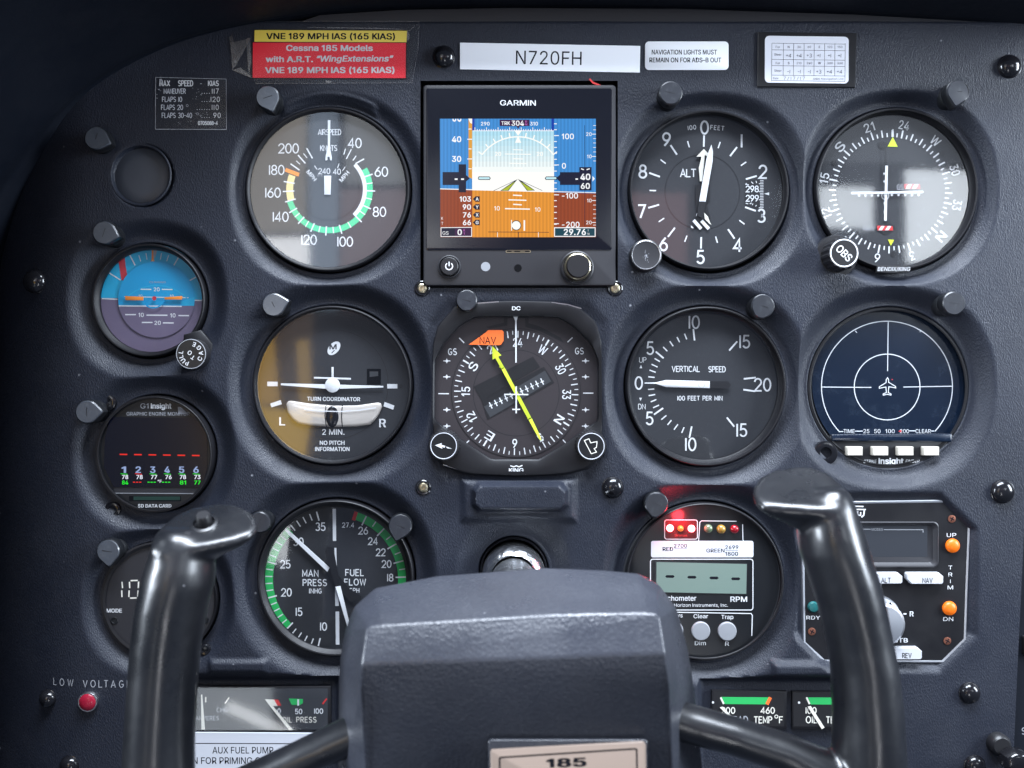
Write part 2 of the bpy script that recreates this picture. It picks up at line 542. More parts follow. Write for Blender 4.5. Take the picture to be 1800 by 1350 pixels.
class MB:
    """collects shapes of one part, in drawing units of one zoom frame at depth d, into ONE mesh"""

    def __init__(s, root, frame='photo', d=0.0, w=0.0, c=None):
        s.root, s.d, s.w = root, d, w
        s.ox, s.oy, s.k = FRAMES[frame]
        s.v, s.f, s.m, s.mats = [], [], [], []
        s.c = c
        s.f0 = 1 - d * S / D
        s.org = root.matrix_basis.translation.copy() if root is not None else Vector((0, 0, 0))

    def pt(s, x, y, w=0.0):
        px, py = s.ox + x * s.k, s.oy + y * s.k
        return (((px - 900) * S * s.f0) - s.org.x, -(s.d + w) * S - s.org.y, ((675 - py) * S * s.f0) - s.org.z)

    def mi(s, m):
        if m not in s.mats:
            s.mats.append(m)
        return s.mats.index(m)

    def add(s, vs, fs, m):
        b = len(s.v)
        s.v += vs
        i = s.mi(m)
        for f in fs:
            s.f.append(tuple(b + q for q in f))
            s.m.append(i)

    def lift(s):
        s.w += LVL
        return s.w

    # flat marks
    def poly(s, pts, m):
        w = s.lift()
        a = sum(pts[i][0] * pts[(i + 1) % len(pts)][1] - pts[(i + 1) % len(pts)][0] * pts[i][1] for i in range(len(pts)))
        if a > 0:
            pts = pts[::-1]
        s.add([s.pt(x, y, w) for x, y in pts], [tuple(range(len(pts)))], m)

    def ribbon(s, pts, wd, m, closed=False):
        w = s.lift()
        n = len(pts)
        if n > 2 and math.hypot(pts[0][0] - pts[-1][0], pts[0][1] - pts[-1][1]) < 1e-6:
            closed = True
            pts = pts[:-1]
            n -= 1
        L, R = [], []
        h = wd / 2
        for i in range(n):
            p = pts[i]
            a = pts[i - 1] if (i > 0 or closed) else None
            b = pts[(i + 1) % n] if (i < n - 1 or closed) else None
            ds = []
            for u, v in ((a, p), (p, b)):
                if u is not None and v is not None:
                    l = math.hypot(v[0] - u[0], v[1] - u[1]) or 1
                    ds.append(((v[0] - u[0]) / l, (v[1] - u[1]) / l))
            if len(ds) == 2:
                tx, ty = ds[0][0] + ds[1][0], ds[0][1] + ds[1][1]
                l = math.hypot(tx, ty)
                if l < 0.3:
                    tx, ty = ds[1]
                    q = 1
                else:
                    tx, ty = tx / l, ty / l
                    q = min(2.2, 1 / max(0.3, tx * ds[0][0] + ty * ds[0][1]))
                ex, ey = 0, 0
            else:
                tx, ty = ds[0]
                q = 1
                sg = -1 if a is None else 1
                ex, ey = tx * h * .35 * sg, ty * h * .35 * sg
            L.append((p[0] - ty * h * q + ex, p[1] + tx * h * q + ey))
            R.append((p[0] + ty * h * q + ex, p[1] - tx * h * q + ey))
        vs = [s.pt(x, y, w) for x, y in L + R]
        fs = []
        for i in range(n if closed else n - 1):
            j = (i + 1) % n
            fs.append((i, j, n + j, n + i))
        s.add(vs, fs, m)

    def line(s, x0, y0, x1, y1, wd, m='white'):
        l = math.hypot(x1 - x0, y1 - y0) or 1
        nx, ny = -(y1 - y0) / l * wd / 2, (x1 - x0) / l * wd / 2
        s.poly([(x0 + nx, y0 + ny), (x1 + nx, y1 + ny), (x1 - nx, y1 - ny), (x0 - nx, y0 - ny)], m)

    def lines(s, segs, wd, m='white'):
        for a in segs:
            s.line(*a, wd, m)

    def polar(s, ang, r):
        a = math.radians(ang)
        return s.c[0] + r * math.sin(a), s.c[1] - r * math.cos(a)

    def tick(s, ang, r0, r1, wd, m='white'):
        s.line(*s.polar(ang, r0), *s.polar(ang, r1), wd, m)

    def band(s, r0, r1, a0, a1, m):
        n = max(3, int(abs(a1 - a0) / 3))
        p = [s.polar(a0 + (a1 - a0) * i / n, r1) for i in range(n + 1)]
        q = [s.polar(a0 + (a1 - a0) * i / n, r0) for i in range(n + 1)]
        w = s.lift()
        vs = [s.pt(x, y, w) for x, y in p + q]
        s.add(vs, [(i, n + 1 + i, n + 2 + i, i + 1) for i in range(n)], m)

    def disk(s, x, y, r, m, n=48, ry=None):
        ry = ry or r
        s.poly([(x + r * math.cos(2 * PI * i / n), y + ry * math.sin(2 * PI * i / n)) for i in range(n)], m)

    def ring(s, x, y, r0, r1, m, n=64):
        w = s.lift()
        vs = [s.pt(x + r * math.cos(2 * PI * i / n), y + r * math.sin(2 * PI * i / n), w) for r in (r0, r1) for i in range(n)]
        s.add(vs, [(i, n + i, n + (i + 1) % n, (i + 1) % n) for i in range(n)], m)

    def _xf(s, x, y, h, ang, sx, shear=0.0):
        a = math.radians(ang)
        ca, sa = math.cos(a), math.sin(a)

        def f(u, v):
            u = u * h * sx + shear * v * h
            v = -v * h
            return x + u * ca - v * sa, y + u * sa + v * ca
        return f

    def s(s, t, x, y, h, wt, m='white', ang=0, sx=1.0, sp=.22):
        """engraved single-stroke lettering centred on x, y"""
        wt0 = sum(GL[c][0] for c in t) + sp * (len(t) - 1)
        f = s._xf(x, y, h, ang, sx)
        u = -wt0 / 2
        for c in t:
            for st in GL[c][1]:
                s.ribbon([f(u + p[0], p[1] - .5) for p in st], wt, m)
            u += GL[c][0] + sp

    def b(s, t, x, y, h, m='white', w=None, ang=0, bold=0.0, shear=0.0, al='c'):
        """printed outline lettering, cap height h, optional total width w"""
        V, F, tw = text_mesh(t)
        sx = (w / (tw * h)) if w else 1.0
        f = s._xf(x, y, h, ang, sx, shear)
        off = {'c': tw / 2, 'l': 0, 'r': tw}[al]
        e = bold / .73
        # heavier weights: the same letters again, shifted by a hair
        for du, dv in ([(0, 0)] if e <= 0 else [(-e, -e * .6), (e, -e * .6), (-e, e * .6), (e, e * .6)]):
            lv = s.lift()
            s.add([s.pt(*f(p[0] - off + du, p[1] - .5 + dv), lv) for p in V], F, m)

    # solids
    def lathe(s, x, y, prof, m, n=72, close=False):
        vs, fs = [], []
        px, py = x, y
        for r, w in prof:
            for i in range(n):
                a = 2 * PI * i / n
                vs.append(s.pt(px + r * math.cos(a), py - r * math.sin(a), w))
        k = len(prof)
        for j in range(k - 1):
            for i in range(n):
                i2 = (i + 1) % n
                fs.append((j * n + i, j * n + i2, (j + 1) * n + i2, (j + 1) * n + i))
        if close:
            fs.append(tuple(range((k - 1) * n, k * n)))
        s.add(vs, fs, m)

    def prism(s, pts, layers, m, cap=True, back=False):
        """closed outline pts stacked through layers (w, scale) towards the viewer"""
        a = sum(pts[i][0] * pts[(i + 1) % len(pts)][1] - pts[(i + 1) % len(pts)][0] * pts[i][1] for i in range(len(pts)))
        if a > 0:
            pts = pts[::-1]
        n = len(pts)
        cx = (min(p[0] for p in pts) + max(p[0] for p in pts)) / 2
        cy = (min(p[1] for p in pts) + max(p[1] for p in pts)) / 2
        hx = (max(p[0] for p in pts) - min(p[0] for p in pts)) / 2
        hy = (max(p[1] for p in pts) - min(p[1] for p in pts)) / 2
        vs, fs = [], []
        for w, ins in layers:
            kx, ky = 1 - ins / hx, 1 - ins / hy
            vs += [s.pt(cx + (p[0] - cx) * kx, cy + (p[1] - cy) * ky, w) for p in pts]
        for j in range(len(layers) - 1):
            for i in range(n):
                i2 = (i + 1) % n
                fs.append((j * n + i, j * n + i2, (j + 1) * n + i2, (j + 1) * n + i))
        if cap:
            fs.append(tuple(range((len(layers) - 1) * n, len(layers) * n)))
        if back:
            fs.append(tuple(range(n))[::-1])
        s.add(vs, fs, m)

    def build(s, name, top=False, sharp=38):
        me = bpy.data.meshes.new(name)
        me.from_pydata(s.v, [], s.f)
        for m in s.mats:
            me.materials.append(MATS[m])
        me.polygons.foreach_set('material_index', s.m)
        me.polygons.foreach_set('use_smooth', [True] * len(s.f))
        me.update()
        me.set_sharp_from_angle(angle=math.radians(sharp))
        if top:
            return link(name, me, None, s.org)
        return link(name, me, s.root)


def rr(x0, y0, x1, y1, r, n=6):
    p = []
    for cx, cy, a in ((x1 - r, y1 - r, 0), (x0 + r, y1 - r, 90), (x0 + r, y0 + r, 180), (x1 - r, y0 + r, 270)):
        for i in range(n + 1):
            t = math.radians(a + 90 * i / n)
            p.append((cx + r * math.cos(t), cy + r * math.sin(t)))
    return p


def cover(root, frame, x, y, r, d, name='cover_glass', m='cover_glass', dome=0.35):
    g = MB(root, frame, d)
    g.lathe(x, y, [(r, 0), (r * .8, dome * .4), (r * .5, dome * .78), (r * .2, dome * .97), (r * .02, dome)], m, 64, close=True)
    return g.build(name)


def bezel(root, x, y, R, rg, dep, name='bezel', m='bezel_black', front=-6):
    """round instrument case rim: outer radius R, glass radius rg, dial dep units behind the panel"""
    g = MB(root, 'photo', 0)
    g.lathe(x, y, [(R - 2.6, -60), (R - 2.6, front - 4), (R - 3.6, front - 1), (R - 5, front), (R - 7, front - .5), ((R + rg) / 2, (front + dep) / 2 + 3),
                   (rg + 1.5, dep + 4), (rg + .2, dep + 3), (rg - .3, dep - 2)], m, 96)
    return g.build(name)
# ------------------------------------------------------------------ the moulded panel
# round openings: x, y, opening radius, dish radius, dish depth
HOLES = [(575.3, 332, 147.5, 180, 14), (258, 527, 103, 150, 20), (582, 677, 143, 190, 23), (1250, 334, 144, 180, 20),
         (1581, 330, 146, 180, 20), (1243, 679, 144, 190, 24), (1570, 681, 144, 188, 22), (271, 798, 105, 152, 20),
         (588, 1018, 141, 188, 23), (1241, 1024, 142, 190, 23), (278, 1057, 103, 142, 18), (903, 1006, 62, 108, 13),
         (250, 309, 51, 56, 13)]


def smooth(t):
    t = np.clip(t, 0, 1)
    return t * t * (3 - 2 * t)


def rect_in(X, Y, x0, y0, x1, y1, bev, cut=0):
    """0 outside .. 1 inside a rectangle whose walls are bev wide; cut takes the corners off"""
    q = np.minimum(np.minimum(X - x0, x1 - X), np.minimum(Y - y0, y1 - Y))
    if cut:
        cx, cy, hx, hy = (x0 + x1) / 2, (y0 + y1) / 2, (x1 - x0) / 2, (y1 - y0) / 2
        q = np.minimum(q, (hx + hy - cut - np.abs(X - cx) - np.abs(Y - cy)) / 1.414)
    return smooth(q / bev)


def height(X, Y):
    H = np.zeros_like(X)
    for x, y, R, Ro, dep in HOLES:
        r = np.hypot(X - x, Y - y)
        if R == 51:
            H = np.minimum(H, -dep * smooth((Ro - r) / 5))
            continue
        # dishes are a little squarish, as moulded
        a = np.arctan2(Y - y, X - x)
        ro = Ro * (1 + 0.025 * np.cos(4 * a + PI))
        H = np.minimum(H, -dep * smooth((ro - r) / (ro - R - 7)))
    H = np.minimum(H, -5 * rect_in(X, Y, 744, 522, 1074, 850, 26, 40))          # round the compass display
    H = np.minimum(H, -13 * rect_in(X, Y, 1388, 862, 1722, 1186, 22, 66))        # autopilot recess
    H = np.minimum(H, -17 * rect_in(X, Y, 318, 1182, 606, 1420, 20))             # left gauge recess
    H = np.minimum(H, -17 * rect_in(X, Y, 1222, 1186, 1540, 1440, 18))           # right gauge recess
    H = np.minimum(H, -5 * smooth((30 - np.hypot(X - 182, Y - 606)) / 5))
    # raised places
    H = H + 8 * rect_in(X, Y, 806, 836, 1018, 922, 16)
    H = H + 26 * smooth(1.6 * rect_in(X, Y, 826, 842, 1002, 902, 20, 14))
    H = H + 10 * rect_in(X, Y, 1352, 1158, 1476, 1194, 13)
    H = H + 7 * rect_in(X, Y, 364, 1156, 474, 1186, 10)
    # crescent shelf over the airspeed dial
    r = np.hypot(X - 578, Y - 330)
    H = H + 5 * smooth((170 - r) / 5) * smooth((r - 150) / 5) * smooth((90 - np.abs(X - 578)) / 14) * (Y < 330)
    # ear of a covered screw hole, lower left of the attitude dial
    # left side bent back to darken it; the sheet rolls over at the top
    H = H - 52 * np.clip((160 - X) / 160, 0, 3) ** 2
    H = H - 26 * smooth((40 - Y) / 16)
    # not dead flat
    H = H + 0.7 * np.sin(X * 0.013 + 1.3) * np.sin(Y * 0.017 + .4)
    return H


def edge_x(Y):
    return np.where(Y < 800, 1806, 1806 - (Y - 800) * 0.046)


panel = thing('instrument_panel', 900, 675, 0, 'large grained charcoal panel moulded with dished openings round every dial', 'panel')
g0 = 3.0
xs = np.arange(-320, 1812, g0)
ys = np.arange(-20, 1480, g0)
X, Y = np.meshgrid(xs, ys)
X = np.minimum(X, edge_x(Y))
inside = np.zeros_like(X, bool)
for x, y, R, Ro, dep in HOLES:
    if R == 51:
        continue
    dx, dy = X - x, Y - y
    r = np.hypot(dx, dy)
    near = np.abs(r - (R + 2.2)) < g0 * 0.72
    q = np.where(near, (R + 2.2) / np.maximum(r, 1), 1)
    X, Y = x + dx * q, y + dy * q
    inside |= np.hypot(X - x, Y - y) < R + 2.3
# the display's rectangular cut-out and the compass display's hidden one
G5 = (739.0, 142.0, 1086.0, 506.0)
for a in (0, 2):
    n = np.abs(X - G5[a]) < g0 / 2
    X = np.where(n & (Y > G5[1] - 2) & (Y < G5[3] + 2), G5[a], X)
for a in (1, 3):
    n = np.abs(Y - G5[a]) < g0 / 2
    Y = np.where(n & (X > G5[0] - 2) & (X < G5[2] + 2), G5[a], Y)
inside |= (X > G5[0] - .1) & (X < G5[2] + .1) & (Y > G5[1] - .1) & (Y < G5[3] + .1)
inside |= (np.abs(X - 907) < 146) & (np.abs(Y - 682) < 132) & (np.abs(X - 907) + np.abs(Y - 682) < 226)
H = height(X, Y)
ny, nx = X.shape
V = np.stack([(X - 900) * S, -H * S, (675 - Y) * S], -1).reshape(-1, 3)
idx = np.arange(nx * ny).reshape(ny, nx)
quads = np.stack([idx[:-1, :-1], idx[1:, :-1], idx[1:, 1:], idx[:-1, 1:]], -1).reshape(-1, 4)
keep = ~inside.reshape(-1)[quads].all(1)
quads = quads[keep]
pm = MB(panel, 'photo', 0)
LIPV = []
for x, y, R, Ro, dep in HOLES:
    if R == 51:
        continue
    pm.lathe(x, y, [(R + 6, -dep - .6), (R + 4, -dep + .2), (R + 2.2, -dep + .45), (R + .9, -dep), (R, -dep - 1.4), (R, -64)], 'panel_vinyl', 120)
# cut-out wall of the display, black back plate added to keep the gaps dark
w = [(G5[0], G5[1]), (G5[2], G5[1]), (G5[2], G5[3]), (G5[0], G5[3])]
pm.prism(w, [(-50, 0), (0, 0)], 'black_cavity', cap=False)
pm.poly([(-400, -30), (1800, -30), (1800, 1500), (-400, 1500)], 'black_cavity')
nb = len(pm.v) - 4
for i in range(nb, nb + 4):
    pm.v[i] = (pm.v[i][0], 300 * S, pm.v[i][2])
me = bpy.data.meshes.new('instrument_panel')
allv = np.concatenate([V, np.array(pm.v)])
allf = [tuple(q) for q in quads.tolist()] + [tuple(i + len(V) for i in f) for f in pm.f]
me.from_pydata(allv.tolist(), [], allf)
mi = [0] * len(quads) + [0 if pm.mats[i] == 'panel_vinyl' else 1 for i in pm.m]
me.materials.append(MATS['panel_vinyl'])
me.materials.append(MATS['black_cavity'])
me.polygons.foreach_set('material_index', mi)
me.polygons.foreach_set('use_smooth', [True] * len(allf))
me.update()
me.set_sharp_from_angle(angle=math.radians(60))
bpy.data.objects.remove(panel)
panel = tag(link('instrument_panel', me, None, (0, 0, 0)), 'large grained charcoal panel moulded with dished openings round every dial', 'panel')

# printed on the panel
pp = link('panel_lettering_base', None, None, P(160, 1205, 0))
lt = MB(pp, 'C3', 1)
for c, x, y in (('L', 268, 147), ('O', 308, 148), ('W', 355, 148), ('V', 434, 151), ('O', 474, 151), ('L', 511, 152), ('T', 540, 152),
                ('A', 577, 153), ('G', 618, 153), ('E', 655, 154)):
    lt.s(c, x, y, 34, 4.2, 'dim_white', sx=.95)
o = lt.build('lettering', top=True)
bpy.data.objects.remove(pp)
o.parent = panel
o.name = 'printed_lettering'
for v in o.data.vertices:      # print follows the bent sheet
    wx, wz = v.co.x + o.location.x, v.co.z + o.location.z
    hh = float(height(np.array([900 + wx / S]), np.array([675 - wz / S]))[0])
    v.co.y = -(hh + .5) * S - o.location.y + (v.co.y + o.location.y + 1 * S) * .2

# ------------------------------------------------------------------ glareshield above, side panel at the right
ARC = [(-110, 1500), (-112, 1200), (-110, 950), (-98, 700), (-60, 470), (-28, 400), (0, 345), (30, 300), (60, 262), (95, 218), (128, 182), (165, 150), (205, 124), (250, 100), (300, 78), (350, 62), (400, 50),  # lower left points add an unseen side wall that blocks the left lamp
       (450, 40), (500, 31), (560, 22), (640, 15), (740, 10), (880, 8), (1040, 9), (1200, 12), (1360, 16), (1500, 22), (1650, 31), (1800, 41), (1900, 50)]
gs = thing('glareshield', 600, 20, 40, 'dark padded glareshield curving over the top and upper left of the panel', 'glareshield')
m = MB(gs, 'photo', 0)
prof = [(-420, 10), (-46, 10), (-6, 4), (4, 0), (14, 0), (34, 5), (60, 6), (120, 4), (220, 2), (340, 0), (460, -2), (560, -8), (610, -30), (620, -70), (600, -110)]  # first row reaches far back to stop light leaking behind the wall
vs, fs = [], []
for dd, inn in prof:
    for i, (x, y) in enumerate(ARC):
        a = ARC[max(0, i - 1)]
        b = ARC[min(len(ARC) - 1, i + 1)]
        tx, ty = b[0] - a[0], b[1] - a[1]
        l = math.hypot(tx, ty)
        nx_, ny_ = -ty / l, tx / l
        q = 1.0 if x < 60 else max(.17, 1 - (x - 60) / 480 * .83)      # padding made shallower to the right to let light onto the panel
        vs.append(m.pt(x + nx_ * inn * q, y + ny_ * inn * q, dd * q if dd > 0 else dd))
n = len(ARC)
for j in range(len(prof) - 1):
    for i in range(n - 1):
        fs.append((j * n + i, j * n + i + 1, (j + 1) * n + i + 1, (j + 1) * n + i))
m.add(vs, fs, 'dark_vinyl')
o = m.build('padding', sharp=70)
sub = o.modifiers.new('soften', 'SUBSURF')
sub.levels = sub.render_levels = 2
# trim strip between the glareshield and the panel
m = MB(gs, 'photo', 0)
m.prism([(560, 25), (700, 15), (900, 11), (1200, 13), (1500, 24), (1800, 43), (1812, 46), (1760, 43), (1500, 39), (1200, 38), (900, 38), (700, 38), (520, 40)],
        [(-40, 0), (-6, 0), (-3, 2)], 'bezel_satin')
m.build('trim_strip')

sp = thing('side_panel', 1850, 1100, -30, 'flat black panel strip beyond the right edge of the grained panel', 'panel')
m = MB(sp, 'photo', -30)
m.prism([(1770, 60), (1990, 60), (1990, 1500), (1770, 1500)], [(-20, 0), (0, 2)], 'dark_vinyl')
m.s('SHUT', 1813, 1285, 11, 1.5, 'dim_white')
m.prism(rr(1796, 1116, 1860, 1150, 4), [(0, 0), (12, 2)], 'bezel_satin')
m.build('face_plate')

# ------------------------------------------------------------------ small fixtures
def plug(x, y, r, label, hb=12):
    d = float(height(np.array([float(x)]), np.array([float(y)]))[0])
    t = thing('dome_plug', x, y, d, label, 'plug', 'black dome plugs on the panel')
    m = MB(t, 'photo', d)
    m.lathe(x, y, [(r + 1.5, -1), (r + 1, 1.2)] + [(r * math.cos(a), 1.5 + hb * math.sin(a)) for a in [i * PI / 2 / 8 for i in range(8)]] + [(.3, 1.5 + hb)],
            'plug_black', 40, close=True)
    m.build('cap')


plug(780, 100, 19, 'glossy black dome plug left of the white registration strip')
plug(1774, 117, 20, 'black dome plug at the upper right, right of the white compass card')
plug(62, 495, 20, 'black dome plug at the far left, left of the blue attitude dial')
plug(1077, 857, 18, 'black dome plug right of the scuffed raised ledge')
plug(1762, 864, 20, 'glossy black dome plug above right of the autopilot unit')
plug(1704, 1218, 18, 'black dome plug below the lower right corner of the autopilot unit')
plug(85, 1228, 15, 'small black dome plug left of the red warning lamp')
plug(1713, 1346, 18, 'black dome plug at the bottom edge, left of the black lever knob')
plug(123, 1346, 17, 'black dome plug at the bottom left edge under the red warning lamp')


def screw(x, y, label):
    t = thing('brass_screw', x, y, 0, label, 'screw', 'brass screws in black grommets')
    m = MB(t, 'photo', 0)
    m.lathe(x, y, [(14, -1), (13.5, 1), (12, 2), (9.5, 1.5), (8.5, -1)], 'plug_black', 32)
    m.build('grommet')
    m = MB(t, 'photo', 0)
    m.lathe(x, y, [(9, -1), (8.2, 2), (5.5, 3.4), (3.2, 3.2), (3, 1.8), (.3, 1.6)], 'brass', 24, close=True)
    m.build('screw_head')


screw(742, 507, 'brass screw at the lower left corner of the lit flight display')
screw(1081, 507, 'brass screw at the lower right corner of the lit flight display')
screw(744, 857, 'brass screw below the left knob of the compass display')


rs0 = random.Random(11)


def post_light(x, y, ang, label, r=21.0, wv=32, beak=1.36, tone='hood_face'):
    """hooded panel light; ang points the hood's beak, clockwise from straight up"""
    d = float(height(np.array([float(x)]), np.array([float(y)]))[0])
    bx, by = P(x, y, d + wv), None
    t = thing('post_light', x, y, d, label, 'panel light', 'hooded post lights beside the dials')
    f0 = 1 - (d + wv) * S / D
    # true foot of a post whose cap is seen at x, y
    X0, Y0 = 900 + (x - 900) * f0 / (1 - d * S / D), 675 + (y - 675) * f0 / (1 - d * S / D)
    m = MB(t, 'photo', d)
    m.lathe(X0, Y0, [(r * .95, -16), (r * .95, 3), (r * .86, 6), (r * .8, 8), (r * .8, wv - 20)], 'hood_body', 40)
    m.build('post')
    m = MB(t, 'photo', d)
    pts = []
    for i in range(72):
        a = i * 360 / 72
        e = abs((a + 180) % 360 - 180)
        q = 1.0
        if e < 45:      # a right-angled corner, its tip a little blunt
            q = min(beak, 1.0 / math.cos(math.radians(45 - e)))
        b = math.radians(a + ang)
        pts.append((X0 + r * q * math.sin(b), Y0 - r * q * math.cos(b)))
    m.prism(pts, [(wv - 24, 2.5), (wv - 20, .2), (wv - 4, 0), (wv - 1.2, .8), (wv - .2, 2.4), (wv - 1, 4)], 'hood_body', cap=False)
    m.build('hood')
    m = MB(t, 'photo', d)
    # lens face: two facets meeting in a ridge across the beak
    a = math.radians(ang + rs0.uniform(-14, 14))
    ux, uy = math.cos(a), math.sin(a)
    tx_, ty_ = rs0.uniform(-.10, .02), rs0.uniform(-.02, .08)
    out = [(X0 + (p[0] - X0) * .93, Y0 + (p[1] - Y0) * .93) for p in pts]
    tilt = lambda p: tx_ * (p[0] - X0) + ty_ * (p[1] - Y0)
    inn = [(X0 + (p[0] - X0) * .86, Y0 + (p[1] - Y0) * .86) for p in pts]
    no = len(out)
    vs = [m.pt(*p, wv - .4) for p in out] + [m.pt(*p, wv + 1.2 + tilt(p)) for p in inn]
    fs = [(i, (i + 1) % no, no + (i + 1) % no, no + i) for i in range(no)] + [tuple(range(no, 2 * no))]
    m.add(vs, fs, tone)
    m.w = wv + 1.4
    k_ = rs0.uniform(.3, .55) * r
    m.line(X0 - ux * k_, Y0 - uy * k_, X0 + ux * k_, Y0 + uy * k_, 1.2, 'hood_line')
    m.build('hood_face', sharp=14)


post_light(169, 243, 110, 'grey hooded post light above left of the blank round cover')
post_light(470, 171, 160, 'grey hooded post light under the red placard, above left of the airspeed dial')
post_light(183, 409, 105, 'grey hooded post light above left of the blue attitude dial')
post_light(481, 536, 75, 'mottled grey hooded post light above left of the turn coordinator')
post_light(1179, 163, 180, 'dark hooded post light right of the flight display, above the altimeter', tone='hood_dark', beak=1.06)
post_light(1684, 161, 190, 'greenish hooded post light above right of the course indicator', tone='hood_dark')
post_light(1341, 538, 200, 'dark hooded post light above right of the vertical speed dial', tone='hood_dark', r=21, beak=1.1)
post_light(1677, 533, 190, 'round hooded post light above right of the blue lightning screen', tone='hood_dark', beak=1.04)
post_light(153, 724, 90, 'grey hooded post light left of the engine monitor')
post_light(190, 969, 175, 'grey hooded post light above left of the digital clock')
post_light(456, 918, 120, 'black hooded post light half hidden by the left yoke grip', tone='hood_dark', r=19, beak=1.05)
post_light(703, 925, 195, 'black hooded post light above right of the manifold pressure dial', tone='hood_dark')
post_light(1154, 886, 190, 'dark hooded post light above left of the red lit tachometer lamps', tone='hood_dark', beak=1.2)
post_light(820, 528, 180, 'black hooded post light half hidden by the top of the compass display', tone='hood_dark', r=19, wv=18, beak=1.05)

# blank cover
t = thing('blank_cover', 250, 309, -10, 'blank round cover plate sunk in the panel above the attitude dial', 'cover')
m = MB(t, 'photo', -10)
m.lathe(250, 309, [(55, 9.2), (53, 10.6), (51, 10.2), (49.6, 8), (49, 0), (48.5, -3)], 'panel_vinyl', 96)
m.build('rim')
m = MB(t, 'photo', -10)
m.lathe(250, 309, [(49.3, -1), (48, -.2), (30, .3), (.5, .6)], 'cover_grey', 72, close=True)
m.build('plate')

# screw and hole fittings of the engine monitor, loose black screws
def dark_hole(x, y, r, label, ear=None):
    d = float(height(np.array([float(x)]), np.array([float(y)]))[0])
    t = thing('socket_screw', x, y, d, label, 'screw', 'black socket screws beside the dials')
    m = MB(t, 'photo', d)
    m.lathe(x, y, [(r, -8), (r, 5), (r * .8, 6.4), (r * .5, 6), (r * .45, 2), (.3, 1.8)], 'plug_black', 28, close=True)
    m.build('screw_head')


dark_hole(190, 707, 15, 'black socket screw between a post light and the top of the engine monitor')
dark_hole(199, 896, 14, 'black socket screw below left of the engine monitor')
dark_hole(1450, 796, 21, 'black socket screw at the lower left of the lightning screen')
dark_hole(362, 1141, 10, 'tiny black screw right of the clock, behind the left yoke grip')

# lever knob at the lower right corner
t = thing('lever_knob', 1765, 1318, 0, 'ribbed black lever knob at the bottom right corner', 'knob')
m = MB(t, 'photo', 0)
m.lathe(1752, 1305, [(19, -2), (19, 14), (16, 18), (14, 20), (.4, 20)], 'knob_black', 36, close=True)
m.build('collar')
m = MB(t, 'photo', 0)
m.prism([(1746, 1314), (1760, 1305), (1780, 1306), (1793, 1318), (1790, 1332), (1772, 1342), (1754, 1342), (1743, 1330)], [(14, 3), (20, 0), (44, 0), (50, 3), (52, 7)], 'plug_black')
m.build('lever')

# warning lamp
t = thing('warning_lamp', 156, 1233, 0, 'round red warning lamp in a silver ring at the lower left', 'lamp')
dl = float(height(np.array([156.0]), np.array([1233.0]))[0])
m = MB(t, 'photo', dl)
m.lathe(157, 1232, [(17.5, -1), (17.5, 6), (16.5, 8), (14.8, 8), (14.5, 3)], 'silver', 40)
m.build('ring')
m = MB(t, 'photo', dl)
m.lathe(157, 1232, [(14.8, 3), (14.5, 9), (12, 11.5), (6, 12.8), (.3, 13)], 'lamp_red', 40, close=True)
m.build('lens')

# ------------------------------------------------------------------ placards and labels
def sheet(name, label, cat, pts, d, frame, m, th=.7):
    x = sum(p[0] for p in pts) / len(pts)
    y = sum(p[1] for p in pts) / len(pts)
    ox, oy, k = FRAMES[frame]
    t = thing(name, ox + x * k, oy + y * k, d, label, cat)
    g = MB(t, frame, d)
    g.prism(pts, [(-.5, 0), (th - .15, 0), (th, .6)], m)
    g.w = th + .02
    return t, g


t, g = sheet('speed_placard', 'red and yellow never-exceed speed placard under clear tape', 'placard',
             [(176, 296), (1249, 298), (1246, 548), (174, 546)], .6, 'Z2', 'placard_red')
g.poly([(188, 210), (1255, 216), (1249, 296), (186, 292)], 'placard_yellow')
g.b('VNE 189 MPH IAS (165 KIAS)', 720, 254, 41, 'ink', w=895, ang=.15, bold=.034)
g.b('Cessna 185 Models', 712, 336, 39, 'white', w=600, ang=.1, bold=.036)
g.b('with A.R.T.', 432, 414, 39, 'white', w=325, ang=0, bold=.036)
g.b('“WingExtensions”', 888, 410, 40, 'white', w=530, ang=-.2, bold=.032, shear=.2)
g.b('VNE 189 MPH IAS (165 KIAS)', 714, 490, 40, 'white', w=898, ang=-.1, bold=.034)
g.w += .1
g.lines([(174, 296, 1249, 298), (174, 546, 1246, 548), (176, 296, 174, 546), (1249, 298, 1246, 548), (186, 208, 1255, 214), (188, 210, 186, 292)], 4, 'ink')
g.build('printed_card')
t = thing('clear_tape', 575, 90, 1.6, 'crumpled clear tape holding the red and yellow placard down', 'tape')
g = MB(t, 'Z2', 1.7)
g.poly([(160, 150), (1338, 150), (1330, 330), (1300, 440), (1290, 578), (200, 584), (165, 545), (35, 490), (5, 260)], 'tape_film')
g.w += .2
g.poly([(18, 300), (160, 268), (120, 345), (70, 440), (35, 490)], 'tape_crumple')
g.poly([(1252, 215), (1268, 235), (1268, 275), (1252, 290)], 'tape_crumple')
for a_, b_ in (((160, 150), (1338, 150)), ((1338, 150), (1330, 330)), ((1330, 330), (1290, 578)), ((1290, 578), (200, 584)), ((5, 260), (160, 150)), ((1262, 215), (1330, 170))):
    g.line(*a_, *b_, 2.5, 'tape_crumple')
g.poly([(8, 262), (30, 250), (60, 330), (44, 400)], 'tape_crumple')
g.poly([(130, 268), (160, 262), (168, 420), (150, 520), (140, 420)], 'tape_crumple')
g.poly([(560, 190), (1110, 196), (1250, 208), (1100, 203), (560, 194)], 'tape_crumple')
g.poly([(685, 560), (730, 566), (715, 582), (690, 580)], 'tape_crumple')
g.poly([(35, 490), (90, 470), (165, 530), (165, 545)], 'tape_crumple')
g.build('film')

